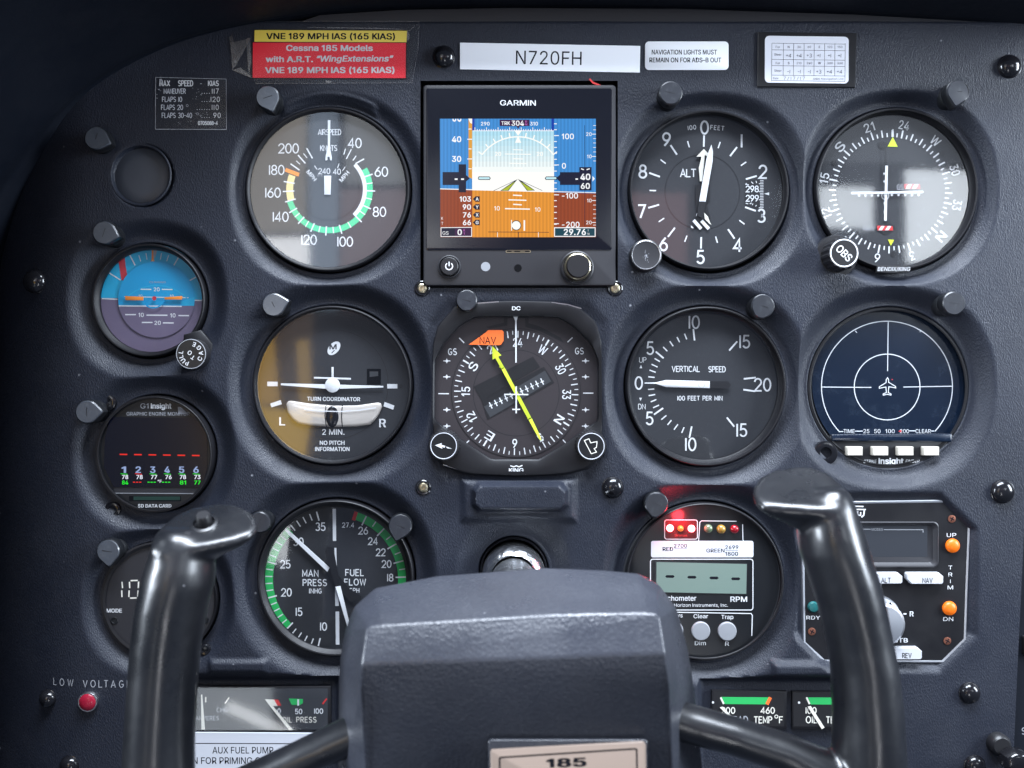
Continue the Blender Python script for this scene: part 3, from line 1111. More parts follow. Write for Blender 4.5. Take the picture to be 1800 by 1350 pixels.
t, g = sheet('registration_strip', 'long white strip reading N720FH above the flight display', 'label',
             [(97, 187), (1173, 207), (1170, 366), (97, 346)], .6, 'Z7', 'paper')
g.b('N720FH', 627, 278, 80, 'ink', w=392, ang=1.0, bold=-.004)
g.build('printed_strip')
t, g = sheet('navigation_light_label', 'white rounded label about navigation lights right of the registration strip', 'label',
             rr(1202, 180, 1700, 350, 24), .6, 'Z7', 'paper')
g.b('NAVIGATION LIGHTS MUST', 1436, 244, 27, 'ink', w=388, bold=.022)
g.b('REMAIN ON FOR ADS–B OUT', 1442, 291, 27, 'ink', w=428, bold=.022)
g.build('printed_label')

t = thing('compass_card_holder', 1418, 106, 0, 'white compass correction card in a black holder at the top right', 'card')
g = MB(t, 'Z8', 0)
g.prism([(114, 206), (738, 213), (728, 556), (110, 552)], [(-1, 0), (2.6, 0), (3.4, 3)], 'bezel_black')
g.build('holder')
g = MB(t, 'Z8', 3.5)
g.prism([(x + (y - 374) * -.004, y + (x - 425) * .012) for x, y in rr(160, 230, 690, 526, 28)], [(-.3, 0), (.5, 0)], 'card_white')
g.w = .6
Yr = [276, 318, 378, 418, 478, 512]
for y in Yr:
    g.line(204, y - 2, 668, y + 4, 2.4, 'ink')
for x in (204, 277, 342, 408, 472, 538, 603, 668):
    g.line(x, 275, x - 2, 480 if x not in (204, 668) else 516, 2.2, 'ink')
for y, row, bd in ((298, ('For', 'N', '30', '60', 'E', '120', '150'), 0), (400, ('For', 'S', '210', '240', 'W', '300', '330'), 0)):
    for i, q in enumerate(row):
        g.b(q, (242, 310, 376, 441, 505, 571, 635)[i], y, 14, 'grey_ink', bold=.02 if q in 'NESW' else 0)
for y, row in ((348, ('+4', '+4', '+3', '+1', '+1', '+1')), (450, ('-1', '-1', '-1', '+3', '+4', '+4'))):
    g.b('Steer', 242, y - 2, 14, 'grey_ink')
    for i, q in enumerate(row):
        g.s(q, (310, 376, 440, 500, 568, 632)[i], y + 4, 22, 2.6, 'grey_ink', ang=4, sx=1.1)
g.b('Date', 228, 496, 12, 'grey_ink')
g.s('7/17/17', 344, 497, 20, 2.2, 'grey_ink', sx=1.2, sp=.5)
g.b('SIRS Navigation Ltd', 560, 500, 12, 'grey_ink', w=190)
g.build('card')

t, g = sheet('speed_limit_sticker', 'worn clear sticker with white speed limits left of the red placard', 'sticker',
             [(1088, 540), (1580, 552), (1583, 904), (1086, 902)], .5, 'Z1', 'tape_film', th=.3)
g.s('MAX', 1150, 582, 36, 6, 'white', sp=.3, sx=.75)
g.s('SPEED', 1296, 582, 36, 6, 'white', sx=.78)
g.s('-', 1403, 584, 36, 5, 'dim_white', sx=.7)
g.s('KIAS', 1490, 582, 34, 6, 'white', sx=.82)
for q, x, y, v, nd in (('MANEUVER', 1220, 637, '117', 4), ('FLAPS 10', 1202, 694, '120', 4), ('FLAPS 20', 1202, 750, '110', 6), ('FLAPS 30-40', 1236, 806, '90', 4)):
    g.s(q, x, y, 33, 4.2, 'label_white', sx=.78 if q != 'MANEUVER' else .72)
    g.s(v, 1503 if len(v) == 3 else 1516, y, 33, 4.6, 'white', sx=.9, sp=.4)
    for i in range(nd):
        g.disk(1462 - i * 17, y + 15, 3, 'label_white', 8)
for x, y in ((1308, 738), (1380, 796)):
    g.ring(x, y, 6, 9, 'dim_white', 14)
g.s('0705088-4', 1452, 860, 24, 5, 'white', sx=.82)
g.poly([(1112, 556), (1128, 550), (1134, 560), (1124, 574)], 'dim_white')
rs = random.Random(3)
for i in range(26):
    x, y = rs.choice([(rs.uniform(1340, 1400), rs.uniform(610, 700)), (rs.uniform(1230, 1350), rs.uniform(840, 890)), (rs.uniform(1090, 1130), rs.uniform(590, 700)), (rs.uniform(1360, 1460), rs.uniform(770, 820))])
    g.poly([(x, y), (x + rs.uniform(4, 12), y + rs.uniform(-4, 4)), (x + rs.uniform(0, 10), y + rs.uniform(3, 9))], 'dim_white')
g.lines([(1088, 541, 1580, 553), (1088, 541, 1086, 902), (1580, 553, 1582, 903)], 3, 'dim_white')
g.line(1086, 903, 1583, 905, 4, 'dim_white')
g.build('printed_film')

t = thing('fuel_pump_placard', 440, 1320, -6, 'white placard about the fuel pump below the left gauges', 'placard')
g = MB(t, 'C3', -6)
g.prism([(900, 397), (1600, 402), (1600, 640), (900, 640)], [(-2, 0), (0, 0), (.6, 2)], 'label_white')
g.w = .7
g.line(900, 454, 1600, 456, 4, 'ink')
g.b('AUX FUEL PUMP', 1240, 489, 33, 'ink', w=310, bold=.008)
g.b('ON FOR PRIMING ONLY', 1183, 542, 33, 'ink', w=462, bold=.008)
g.build('printed_plate')
# ------------------------------------------------------------------ airspeed dial
def dial(root, frame, x, y, r, d, m, c=None):
    g = MB(root, frame, d, c=c or (x, y))
    g.disk(x, y, r, m, 96)
    g.w = .3
    return g


t = thing('airspeed_indicator', 575.3, 332, -4, 'airspeed dial with green, white and yellow arcs below the red placard', 'dial', 'round flight dials')
bezel(t, 575.3, 332, 147.5, 137.5, -9, front=-1)
g = dial(t, 'Z3', 680, 705, 545, -14, 'dial_grey', (688, 706))
g.band(257, 297, 60, 254, 'mint')
g.band(230, 257, 46, 136, 'white')
g.band(243, 290, 254, 291, 'pale_yellow')
g.lines([(788, 470, 800, 430), (805, 500, 840, 433), (850, 510, 872, 478), (868, 530, 922, 500)], 7)
for a in (70.6, 92, 115, 135, 163.8, 184, 203.4, 222, 239.6):
    g.tick(a, 250, 313, 9)
for a in (81.5, 103, 125, 150, 174, 193.5, 212.5, 231):
    g.tick(a, 255, 299, 7, 'cream')
for a, q in ((254, 310), (267.4, 313), (280, 312)):
    g.tick(a, 235, q, 9, 'white')
g.line(868, 531, 926, 499, 9)
g.lines([(427, 532, 488, 575), (478, 473, 528, 530), (537, 427, 576, 496)], 9)
g.lines([(466, 512, 492, 536), (515, 462, 540, 494)], 6)
g.line(392, 572, 485, 607, 26, 'orange')
for q, x, y in (('200', 414, 428), ('180', 333, 574), ('160', 308, 728), ('140', 360, 892), ('120', 552, 1047), ('100', 797, 1060), ('80', 1030, 858), ('60', 1043, 586), ('40', 863, 392)):
    g.s(q, x, y, 62, 8, sp=.2, sx=.98)
g.s('AIRSPEED', 692, 318, 36, 5, sp=.16, sx=.84)
g.s('IN', 665, 366, 12, 2, 'faint_white')
g.s('KNOTS', 686, 426, 36, 5, sp=.16, sx=.84)
g.s('240', 656, 582, 36, 5, sx=.95)
g.s('40', 742, 586, 36, 5, sx=.95)
g.lines([(590, 545, 608, 572), (757, 530, 746, 562), (798, 553, 780, 580)], 5)
g.b('MPH', 570, 612, 28, 'white', ang=50, bold=.02)
g.b('MPH', 792, 618, 28, 'white', ang=-50, bold=.02)
g.s('C', 640, 610, 16, 3, 'dim_white')
g.ring(616, 612, 4, 7, 'dim_white', 14)
g.w = .9
g.band(205, 208, 60, 330, 'needle_black')
g.build('dial_face')
g = MB(t, 'Z3', -12)
g.prism([(655, 613), (702, 613), (698, 741), (656, 741)], [(-1, 0), (.6, 0), (.9, 3)], 'white')
g.prism([(680, 237), (697, 237), (694, 425), (707, 490), (704, 510), (696, 508), (692, 485), (678, 485), (676, 508), (663, 510), (665, 480), (680, 420)],
        [(-1, 0), (.6, 0), (.9, 1)], 'white')
g.disk(682, 704, 5, 'ink', 14)
g.build('needle')
cover(t, 'Z3', 680, 705, 528, -8)

# ------------------------------------------------------------------ lit flight display
t = thing('flight_display', 911, 324, 0, 'square electronic flight display lit blue and orange at the top centre', 'display')
g = MB(t, 'Z4', 0)
g.prism(rr(80, 102, 1192, 1262, 22), [(-40, 0), (5, 0), (8, 6), (8.6, 14)], 'bezel_satin')
g.build('case')
g = MB(t, 'Z4', 8.8)
g.prism(rr(96, 116, 1170, 1052, 14), [(-1, 0), (.7, 0), (1, 4)], 's_black')
g.w = 1.02
g.b('GARMIN', 627, 201, 30, 'white', w=206, ang=.2, bold=.012)
g.build('glass_front')
g = MB(t, 'Z4', 10.2)
x0, x1, y0, y1 = 175, 1078, 292, 978
g.poly([(x0, y0), (x1, y0), (x1, y1), (x0 + 3, y1)], 's_sky')
for i in range(9):
    y_ = 360 + i * 30
    g.poly([(362, y_), (836, y_), (836, 722), (362, 706)], 's_glow_%d' % i)
g.poly([(x0 + 2, 700), (362, 706), (362, y1), (x0 + 3, y1)], 's_brown')
g.poly([(362, 706), (836, 718), (836, y1), (362, y1)], 's_ground')
g.poly([(836, 718), (x1, 724), (x1, y1), (836, y1)], 's_brown')
g.poly([(341, 292), (362, 292), (362, 640), (341, 630)], 's_orange_tape')
g.poly([(362, 292), (376, 292), (376, 360), (362, 360)], 's_deep')
g.poly([(821, 292), (836, 292), (836, 360), (821, 360)], 's_deep')
g.line(x0 + 2, 698, 836, 714, 5, 's_white')
g.line(836, 714, x1, 720, 4, 's_white')
for i in range(34):
    x = 378 + i * 13.4
    L_ = 22 if i % 5 == 0 else 12
    g.line(x, 364 - L_, x, 364, 4, 's_text')
g.line(366, 362, 834, 362, 4, 's_text')
g.b('290', 438, 321, 20, 's_text', bold=.02)
g.b('310', 720, 321, 20, 's_text', bold=.02)
g.poly([(521, 298), (694, 298), (694, 334), (638, 336), (628, 350), (618, 336), (521, 334)], 's_plum')
g.b('TRK', 556, 318, 20, 's_text', bold=.02)
g.b('304', 626, 318, 28, 's_text', bold=.025)
g.b('D', 675, 309, 11, 's_magenta')
g.b('M', 675, 325, 11, 's_magenta')
# airspeed tape
g.poly([(248, 293), (270, 293), (270, 302), (262, 310), (250, 306)], 's_text')
g.poly([(276, 293), (300, 293), (298, 306), (288, 311), (278, 304)], 's_text')
g.poly([(254, 293), (264, 293), (262, 302), (256, 300)], 's_sky')
g.poly([(282, 293), (293, 293), (292, 301), (284, 300)], 's_sky')
for q, y in (('40', 411), ('30', 525)):
    g.b(q, 272, y, 32, 's_text', bold=.03)
    g.line(334, y, 362, y, 5, 's_text')
for y in (352, 467, 582):
    g.line(340, y, 358, y, 5, 's_text')
g.poly([(340, 292), (362, 292), (362, 322), (350, 316)], 's_white')
g.poly([(191, 601), (284, 601), (284, 556), (327, 556), (327, 618), (348, 637), (327, 656), (327, 718), (284, 718), (284, 676), (191, 676)], 's_navy')
g.lines([(261, 642, 278, 642), (298, 642, 315, 642)], 9, 's_text')
for q, y, k in (('103', 757, 'A'), ('90', 803, 'Y'), ('76', 849, 'X'), ('66', 893, 'G')):
    g.b(q, 354, y, 29, 's_text', al='r', bold=.03)
    g.poly([(366, y), (382, y - 16), (406, y - 16), (406, y + 16), (382, y + 16)], 's_navy')
    g.b(k, 391, y, 18, 's_text', bold=.03)
g.b('K', 189, 869, 16, 's_text')
g.b('T', 189, 898, 16, 's_text')
g.poly([(180, 921), (361, 919), (361, 975), (180, 976)], 's_text')
g.poly([(184, 925), (357, 923), (357, 971), (184, 972)], 's_plum')
g.poly([(184, 925), (262, 924), (262, 971), (184, 972)], 's_navy')
g.b('GS', 208, 954, 20, 's_text')
g.b('0', 290, 949, 32, 's_text', bold=.03)
g.b('K', 317, 938, 12, 's_magenta')
g.b('T', 317, 958, 12, 's_magenta')
# altitude tape
for q, y in (('100', 395), ('0', 565), ('-100', 738), ('-200', 905)):
    g.line(836, y - 5, 864, y - 5, 5, 's_text')
    g.b(q, 882, y, 31, 's_text', al='l', bold=.02)
for i in range(19):
    g.line(836, 322 + i * 34.2, 852, 322 + i * 34.2, 5, 's_text')
g.line(1013, 330, 1013, 915, 2.5, 's_navy')
for q, y in (('20', 382), ('10', 511), ('10', 766), ('20', 893)):
    g.b(q, 1053, y, 20, 's_text', al='r', bold=.01)
    g.line(1056, y, 1078, y, 4, 's_text')
for y in (332, 357, 408, 433, 459, 485, 537, 740, 792, 818, 844, 868, 908):
    g.line(1062, y, 1078, y, 3, 's_text')
g.poly([(848, 637), (870, 616), (870, 602), (982, 602), (982, 573), (1053, 573), (1053, 708), (982, 708), (982, 676), (870, 676), (870, 658)], 's_navy')
g.b('40', 1017, 629, 34, 's_text', bold=.035)
g.b('60', 1017, 682, 32, 's_text', bold=.03)
g.line(960, 642, 974, 642, 8, 's_text')
g.lines([(992, 582, 1008, 588), (1024, 588, 1042, 582)], 6, 's_text')
g.poly([(1058, 624), (1072, 640), (1058, 656)], 's_text')
g.poly([(836, 921), (1076, 921), (1076, 976), (836, 976)], 's_text')
g.poly([(841, 926), (1071, 926), (1071, 971), (841, 971)], 's_teal')
g.b('29.76', 956, 948, 34, 's_text', bold=.03)
g.b('I', 1033, 938, 13, 's_text')
g.b('N', 1035, 959, 12, 's_text')
# horizon view
g.c = (626, 655)
g.band(254, 261, -53, 53, 's_white')
for a in (-53, -41, -30, -20, -10, 10, 20, 30, 41, 53):
    g.tick(a, 256, 284, 7, 's_white')
g.poly([(606, 360), (650, 360), (628, 392)], 's_white')
g.poly([(628, 392), (646, 432), (610, 432)], 's_white')
for y, hw in ((472, 30), (497, 76), (524, 30), (551, 50), (578, 26), (604, 74)):
    g.line(627 - hw, y, 627 + hw, y + 2, 5, 's_white')
for x in (512, 754):
    g.b('20', x, 497, 22, 's_white', bold=.03)
for y, hw in ((736, 26), (763, 52), (789, 25), (814, 72)):
    g.line(624 - hw, y - 1, 624 + hw, y + 2, 7, 's_white')
g.b('10', 506, 811, 24, 's_white', bold=.01)
g.b('10', 741, 818, 24, 's_white', bold=.01)
g.poly([(395, 637), (400, 627), (462, 627), (470, 637), (464, 647), (400, 647)], 's_navy')
g.poly([(399, 637), (403, 631), (460, 631), (465, 637), (461, 643), (403, 643)], 's_sky_light')
g.poly([(782, 637), (790, 627), (850, 627), (858, 637), (850, 647), (788, 647)], 's_navy')
g.poly([(787, 637), (792, 631), (846, 631), (850, 637), (846, 643), (791, 643)], 's_sky_light')
g.poly([(626, 641), (612, 650), (524, 710), (572, 710)], 's_navy')
g.poly([(612, 656), (532, 708), (568, 708)], 's_lime')
g.poly([(626, 641), (642, 650), (726, 708), (680, 710)], 's_navy')
g.poly([(640, 656), (718, 706), (684, 708)], 's_lime')
g.lines([(612, 650, 486, 710), (640, 650, 768, 709)], 2.5, 's_navy')
g.ring(617, 910, 24, 29, 's_navy', 30)
g.disk(617, 910, 25, 's_white', 30)
g.line(590, 879, 590, 940, 5, 's_white')
g.line(664, 880, 664, 941, 9, 's_white')
g.line(455, 948, 806, 950, 3, 's_navy')
g.line(629, 950, 629, 978, 4, 's_navy')
g.lines([(509, 950, 509, 978), (745, 950, 745, 978)], 3, 's_text')
g.build('screen')
g = MB(t, 'Z4', 10)
g.lathe(230, 1148, [(68, -2), (66, 2), (60, 2.6), (56, -.5)], 'bezel_satin', 48)
g.lathe(230, 1148, [(54, -2), (53, 5), (48, 6.4), (.4, 6.6)], 'knob_black', 48, close=True)
g.w = 6.7
g.c = (230, 1148)
g.band(17, 23, 35, 325, 'white')
g.line(230, 1122, 230, 1148, 6, 'white')
g.build('power_button')
g = MB(t, 'Z4', 9)
g.lathe(968, 1155, [(99, -2), (97, 3), (90, 4.5), (84, 2), (80, 2)], 'bezel_satin', 64)
g.lathe(968, 1155, [(76, 0), (75, 20), (74, 22), (70, 22.8), (67, 22.6)], 'brass', 64)
g.lathe(970, 1155, [(67.5, 20), (66, 27), (62, 29), (.4, 29)], 'knob_black', 64, close=True)
g.build('knob')
g = MB(t, 'Z4', 9)
g.disk(440, 1148, 27, 'button_grey', 32)
g.disk(627, 1156, 22, 'black_cavity', 32)
g.poly(rr(556, 1052, 702, 1068, 7), 'brass')
g.poly(rr(562, 1055, 696, 1064, 4), 'black_cavity')
g.lines([(590, 1060, 606, 1059), (640, 1060, 668, 1059)], 3, 'brass')
g.build('sensor_window')
g = MB(t, 'Z4', 2)
g.ribbon([(1042, 62), (1062, 84), (1104, 100)], 10, 'red')
g.build('loose_wire')

# ------------------------------------------------------------------ altimeter
t = thing('altimeter', 1249, 338, -8, 'altimeter dial with crossed white hands right of the flight display', 'dial', 'round flight dials')
bezel(t, 1248, 332, 144, 135, -26)
g = dial(t, 'Z5', 585, 750, 500, -30, 'dial_black', (565, 757))
for i in range(10):
    g.tick(1.6 + i * 36, 290, 363, 11)
    if i != 2:
        g.tick(1.6 + i * 36 + 18, 298, 340, 8)
for q, x, y in (('0', 578, 344), ('1', 816, 430), ('2', 952, 628), ('3', 943, 910), ('4', 790, 1100), ('5', 552, 1175), ('6', 315, 1092), ('7', 175, 882), ('8', 182, 626), ('9', 334, 420)):
    g.s(q, x, y, 80, 12, sx=.95)
g.s('ALT', 473, 636, 48, 7, sp=.15)
g.s('100', 497, 344, 26, 4.5, ang=-7, sp=.35)
g.s('FEET', 660, 346, 26, 4.5, ang=5, sp=.4)
g.ring(565, 757, 238, 241, 'needle_black', 90)
g.poly([(838, 680), (912, 678), (946, 690), (950, 850), (900, 862), (838, 846)], 'needle_black')
for q, y in (('298', 738), ('299', 798)):
    g.s(q, 884, y, 38, 6, sp=.22, sx=.95)
g.lines([(842, 706, 862, 712), (842, 712, 846, 700), (878, 692, 890, 704), (908, 686, 912, 700), (842, 830, 858, 834), (868, 834, 880, 828), (884, 842, 888, 832), (904, 850, 912, 842)], 5)
for i in range(18):
    y = 684 + i * 10.2
    g.line(934 - (8 if i % 5 == 2 else 0), y + i * .1, 956, y, 4)
g.poly([(960, 769), (992, 760), (992, 779)], 'white')
g.build('dial_face')
g = MB(t, 'Z5', -27)
g.prism([(522, 712), (548, 712), (612, 712), (614, 800), (590, 830), (618, 930), (500, 985), (530, 900), (520, 800)], [(-1, 0), (.3, 0)], 'needle_black')
g.w = .4
g.poly([(575, 890), (600, 915), (612, 950), (622, 968), (606, 958), (580, 930)], 'cream')
g.lines([(508, 938, 556, 994), (558, 942, 606, 994)], 21, 'white')
g.poly([(492, 972), (510, 990), (500, 990), (490, 984)], 'white')
g.poly([(526, 898), (532, 892), (524, 916)], 'white')
g.build('drum_hand')
g = MB(t, 'Z5', -26)
g.prism([(573, 482), (600, 508), (602, 530), (580, 520), (562, 690), (548, 690), (541, 602), (556, 545), (556, 530), (526, 531)], [(-.5, 0), (.7, 0), (1, 1)], 'cream')
g.build('short_hand')
g = MB(t, 'Z5', -23)
g.prism([(622, 454), (632, 500), (630, 560), (585, 820), (543, 818), (590, 545), (604, 500)], [(-.5, 0), (.7, 0), (1, 1)], 'white')
g.prism([(543, 820), (585, 822), (575, 880), (565, 925), (533, 910), (538, 850)], [(-.5, 0), (.5, 0)], 'needle_black')
g.w = 1.1
g.ring(576, 765, 7, 9, 'dim_white', 16)
g.build('long_hand')
cover(t, 'Z5', 585, 750, 490, -18)
g = MB(t, 'photo', 0)
g.lathe(1133, 451, [(26, -14), (28, -6), (28, 16), (27, 20), (25, 21)], 'knob_black', 60)
g.lathe(1133, 451, [(25.6, 20.6), (24.6, 21.4), (23.8, 21.2)], 'silver', 60)
g.lathe(1133, 451, [(23.9, 21), (20, 20.2), (.3, 20)], 'bezel_satin', 60, close=True)
g.w = 20.3
r3 = random.Random(5)
for i in range(40):
    a, q = r3.uniform(0, 6.3), abs(r3.gauss(0, 6))
    x, y = 1133 + q * math.cos(a) * .6, 452 + q * math.sin(a)
    g.poly([(x, y), (x + r3.uniform(.5, 1.6), y + r3.uniform(-1, 1)), (x + r3.uniform(-.5, 1), y + r3.uniform(.6, 2))], 'dim_white')
g.build('setting_knob')

# ------------------------------------------------------------------ course deviation indicator
t = thing('course_indicator', 1584, 343, -8, 'course deviation dial with crossed white needles, mirroring bright windows', 'dial', 'round flight dials')
bezel(t, 1579.5, 330.5, 146, 135, -26)
g = dial(t, 'Z6', 615, 750, 500, -30, 'dial_black', (603, 755))
g.ring(603, 755, 343, 347, 'needle_black', 90)
for i in range(72):
    a = 11.5 + i * 5
    if i % 6 == 0:
        g.tick(a, 348, 400, 10)
    elif i % 2 == 0:
        g.tick(a, 350, 396, 9)
    else:
        g.tick(a, 350, 376, 8)
for i, q in enumerate(('24', 'W', '30', '33', 'N', '3', '6', 'E', '12', '15', 'S', '21')):
    a = 11.5 + 30 * i
    x, y = g.polar(a, 434)
    g.b(q, x, y, 56, 'white', w=66 if len(q) == 2 else (56 if q in 'WNES' else 34), ang=a, bold=.018 if q in 'WNES' else .008)
for x, y in ((933, 515), (245, 572), (622, 1155)):
    g.disk(x, y, 18, 'needle_black', 24)
g.lines([(804, 576, 812, 584), (812, 672, 828, 674), (810, 862, 822, 872), (780, 966, 790, 972)], 6, 'dim_white')
for i in range(5):
    g.disk(400 + i * 41, 780, 8, 'white', 16)
    g.disk(610 + i * 43, 777, 8, 'white', 16)
g.ring(568, 782, 20, 26, 'white', 30)
for y in (640, 690, 830, 884):
    g.disk(562, y, 7, 'white', 14)
g.disk(553, 458, 30, 'needle_black', 30, 24)
g.poly([(500, 990), (570, 940), (630, 975), (630, 1000), (570, 1034)], 'needle_black')
g.s('GS', 663, 726, 34, 5, 'dim_white', sx=.8)
g.s('NAV', 465, 990, 32, 4.5, 'dim_white', sx=.95)
g.poly([(617, 404), (648, 468), (582, 466)], 'lime')
g.poly([(585, 1062), (625, 1064), (604, 1102)], 'lime')
g.line(617, 355, 619, 404, 8)
g.build('dial_face')
for nm, (x0_, y0_) in (('glideslope_flag', (690, 706)), ('navigation_flag', (516, 973))):
    g = MB(t, 'Z6', -28)
    g.poly([(x0_, y0_), (x0_ + 100, y0_ + 2), (x0_ + 104, y0_ + 30), (x0_ + 4, y0_ + 30)], 'red')
    for k in (16, 58):
        g.poly([(x0_ + k + 12, y0_ + 2), (x0_ + k + 34, y0_ + 2), (x0_ + k + 16, y0_ + 29), (x0_ + k - 6, y0_ + 29)], 'white')
    g.build(nm)
g = MB(t, 'Z6', -26)
g.prism([(570, 588), (586, 588), (578, 942), (562, 940)], [(-.4, 0), (.5, 0)], 'white')
g.line(571, 465, 575, 588, 7, 'needle_black')
g.build('vertical_needle')
g = MB(t, 'Z6', -24.5)
g.prism([(352, 757), (812, 750), (812, 764), (352, 771)], [(-.4, 0), (.5, 0)], 'white')
g.build('horizontal_needle')
cover(t, 'Z6', 615, 750, 486, -16, dome=1.0)
g = MB(t, 'Z6', 0)
g.prism([(520, 1226), (740, 1226), (735, 1262), (640, 1278), (520, 1270)], [(-14, 0), (-7, 0), (-6, 4)], 'bezel_black')
g.w = -5.8
g.b('BENDIX/KING', 634, 1248, 25, 'white', w=208, shear=.14)
g.build('maker_strip')
g = MB(t, 'photo', 0)
kp = []
for i in range(96):
    a = 2 * PI * i / 96
    r = 27 + 1.6 * (1 if (i // 3) % 2 else 0)
    kp.append((1471 + r * math.cos(a), 450 + r * math.sin(a)))
g.lathe(1471, 450, [(38, -18), (38, -4), (36, 0), (26, 1)], 'knob_black', 50)
g.prism(kp, [(0, 0), (34, 0), (38, 2)], 'knob_black')
g.lathe(1471, 450, [(24.4, 38.1), (23.9, 38.6), (22.5, 38.6), (22, 38.1)], 'white', 60)
g.w = 38.4
q_ = (1471, 450)
g.b('OBS', *q_, 13, 'white', w=30, ang=45, bold=.015)
g.build('setting_knob')

# ------------------------------------------------------------------ attitude dial
t = thing('attitude_indicator', 258, 527, -8, 'small attitude dial, bright blue over violet, at the left', 'dial', 'round flight dials')
bezel(t, 258, 527, 103, 91, -22)
g = dial(t, 'B1', 732, 673, 415, -27, 'sky_blue', (745, 675))
g.c = (732, 673)
g.band(0, 412, 91.5, 270.5, 'ground_violet')
g.line(345, 674, 470, 680, 9)
g.line(1040, 688, 1118, 689, 9)
g.c = (740, 690)
for a, r0, r1, wd in ((-27.5, 305, 400, 9), (-18, 315, 365, 6), (-9, 318, 368, 6), (9.5, 318, 368, 6), (18.5, 318, 368, 6), (30, 305, 400, 9), (-58, 296, 400, 9), (61, 305, 372, 9)):
    g.tick(a, r0, r1, wd)
g.poly([(745, 280), (775, 284), (752, 362), (746, 372)], 'dim_white')
g.poly([(728, 275), (740, 275), (742, 372), (766, 438), (703, 438), (726, 372)], 'orange')
g.poly([(733, 376), (766, 438), (703, 438)], 'pale_yellow')
g.poly([(470, 372), (486, 340), (518, 340), (526, 420), (544, 528), (520, 542), (494, 530), (482, 450)], 'brick_red')
g.build('roll_card')
g = MB(t, 'B1', -24.5, c=(762, 680))
g.disk(762, 680, 293, 'sky_blue_deep', 80)
g.c = (762, 680)
cut = math.degrees(math.asin(50 / 293))
p_ = [g.polar(a, 293) for a in np.linspace(90 + cut, 270 - cut, 40)]
g.poly(p_, 'ground_violet')
g.poly([g.polar(a, 293) for a in np.linspace(90 - 4, 90 + cut, 6)] + [(960, 728), (950, 700)], 'sky_blue')
g.line(472, 730, 955, 734, 9)
g.lines([(523, 797, 605, 797), (686, 801, 846, 802), (930, 804, 1012, 805), (650, 857, 732, 857), (812, 860, 894, 861)], 9)
for q, x, y in (('10', 645, 799), ('10', 888, 803), ('20', 771, 860)):
    g.b(q, x, y, 30, 'white', bold=.02)
g.b('CLIMBING', 771, 549, 13, 'dim_white', w=125, bold=.01)
g.lines([(640, 603, 722, 604), (804, 604, 886, 605)], 8, 'cream')
g.b('20', 764, 604, 28, 'cream', bold=.015)
g.b('10', 640, 655, 22, 'cream')
g.b('10', 880, 655, 22, 'cream')
g.line(515, 660, 1008, 668, 6, 'cream')
g.c = (762, 900)
g.band(322, 330, -46, 58, 'sky_blue')
g.build('ball')
g = MB(t, 'B1', -20)
g.prism([(524, 655), (662, 660), (662, 688), (524, 686)], [(-.6, 0), (.6, 0), (.9, 3)], 'orange')
g.prism([(824, 664), (960, 655), (958, 682), (826, 682)], [(-.6, 0), (.6, 0), (.9, 3)], 'orange')
g.c = (738, 660)
g.band(80, 90, 100, 262, 'sky_blue_deep')
g.disk(745, 672, 17, 'brick_red', 24)
g.build('aircraft_symbol')
cover(t, 'B1', 732, 673, 396, -16)
g = MB(t, 'photo', 0)
g.prism([(322, 588), (352, 580), (372, 604), (374, 640), (352, 652), (318, 646)], [(-14, 0), (-3, 0), (-1, 3)], 'bezel_black')
g.lathe(344, 623, [(22, -4), (26.5, 0), (27, 22), (26.4, 25), (25.6, 25.8)], 'knob_black', 60)
g.lathe(344, 623, [(25.8, 25.7), (25, 26), (24.6, 25.8)], 'dim_white', 60)
g.lathe(344, 623, [(24.8, 25.7), (.3, 25.7)], 'hood_body', 50, close=True)
g.w = 26
kx, ky = 344, 623
for i, q in enumerate('CAGE'):
    a = 118 - i * 33
    x, y = kx + 17.5 * math.sin(math.radians(a)), ky - 17.5 * math.cos(math.radians(a))
    g.b(q, x, y, 7.2, 'white', ang=a + 180 - 0, bold=.02)
for i, q in enumerate('PULL'):
    a = 203 + i * 26
    x, y = kx + 17.5 * math.sin(math.radians(a)), ky - 17.5 * math.cos(math.radians(a))
    g.b(q, x, y, 7.2, 'white', ang=a, bold=.02)
g.b('O', kx - 2, ky - 2, 7.2, 'white', ang=35, bold=.02)
g.b('T', kx + 3.5, ky + 6, 7.2, 'white', ang=215, bold=.02)
g.build('caging_knob')

# ------------------------------------------------------------------ turn coordinator
t = thing('turn_coordinator', 592, 675, -8, 'turn coordinator dial with white aircraft shape and liquid level below', 'dial', 'round flight dials')
bezel(t, 582.5, 677, 143, 133.5, -22, front=-4)
g = dial(t, 'B3', 717, 686, 530, -30, 'dial_black', (717, 686))
g.ring(720, 678, 368, 373, 'needle_black', 90)
g.ring(720, 678, 373, 375, 'dial_grey', 90)
g.prism([(270, 659), (340, 660), (340, 691), (270, 690)], [(.3, 0), (.8, 0)], 'white')
g.prism([(1083, 675), (1152, 676), (1152, 706), (1083, 705)], [(.3, 0), (.8, 0)], 'white')
g.prism([(290, 808), (360, 784), (368, 812), (298, 834)], [(.3, 0), (.8, 0)], 'white')
g.prism([(1066, 797), (1132, 822), (1124, 850), (1058, 826)], [(.3, 0), (.8, 0)], 'white')
g.w = .6
g.b('L', 371, 928, 54, 'white', w=36, bold=.03)
g.b('R', 1052, 940, 54, 'white', w=42, bold=.03)
g.b('TURN COORDINATOR', 720, 777, 26, 'white', w=358, bold=.028, ang=.5)
g.b('2 MIN.', 718, 1000, 38, 'white', w=150, bold=.01)
g.b('NO PITCH', 710, 1074, 27, 'white', w=166, bold=.028)
g.b('INFORMATION', 711, 1116, 27, 'white', w=232, bold=.028)
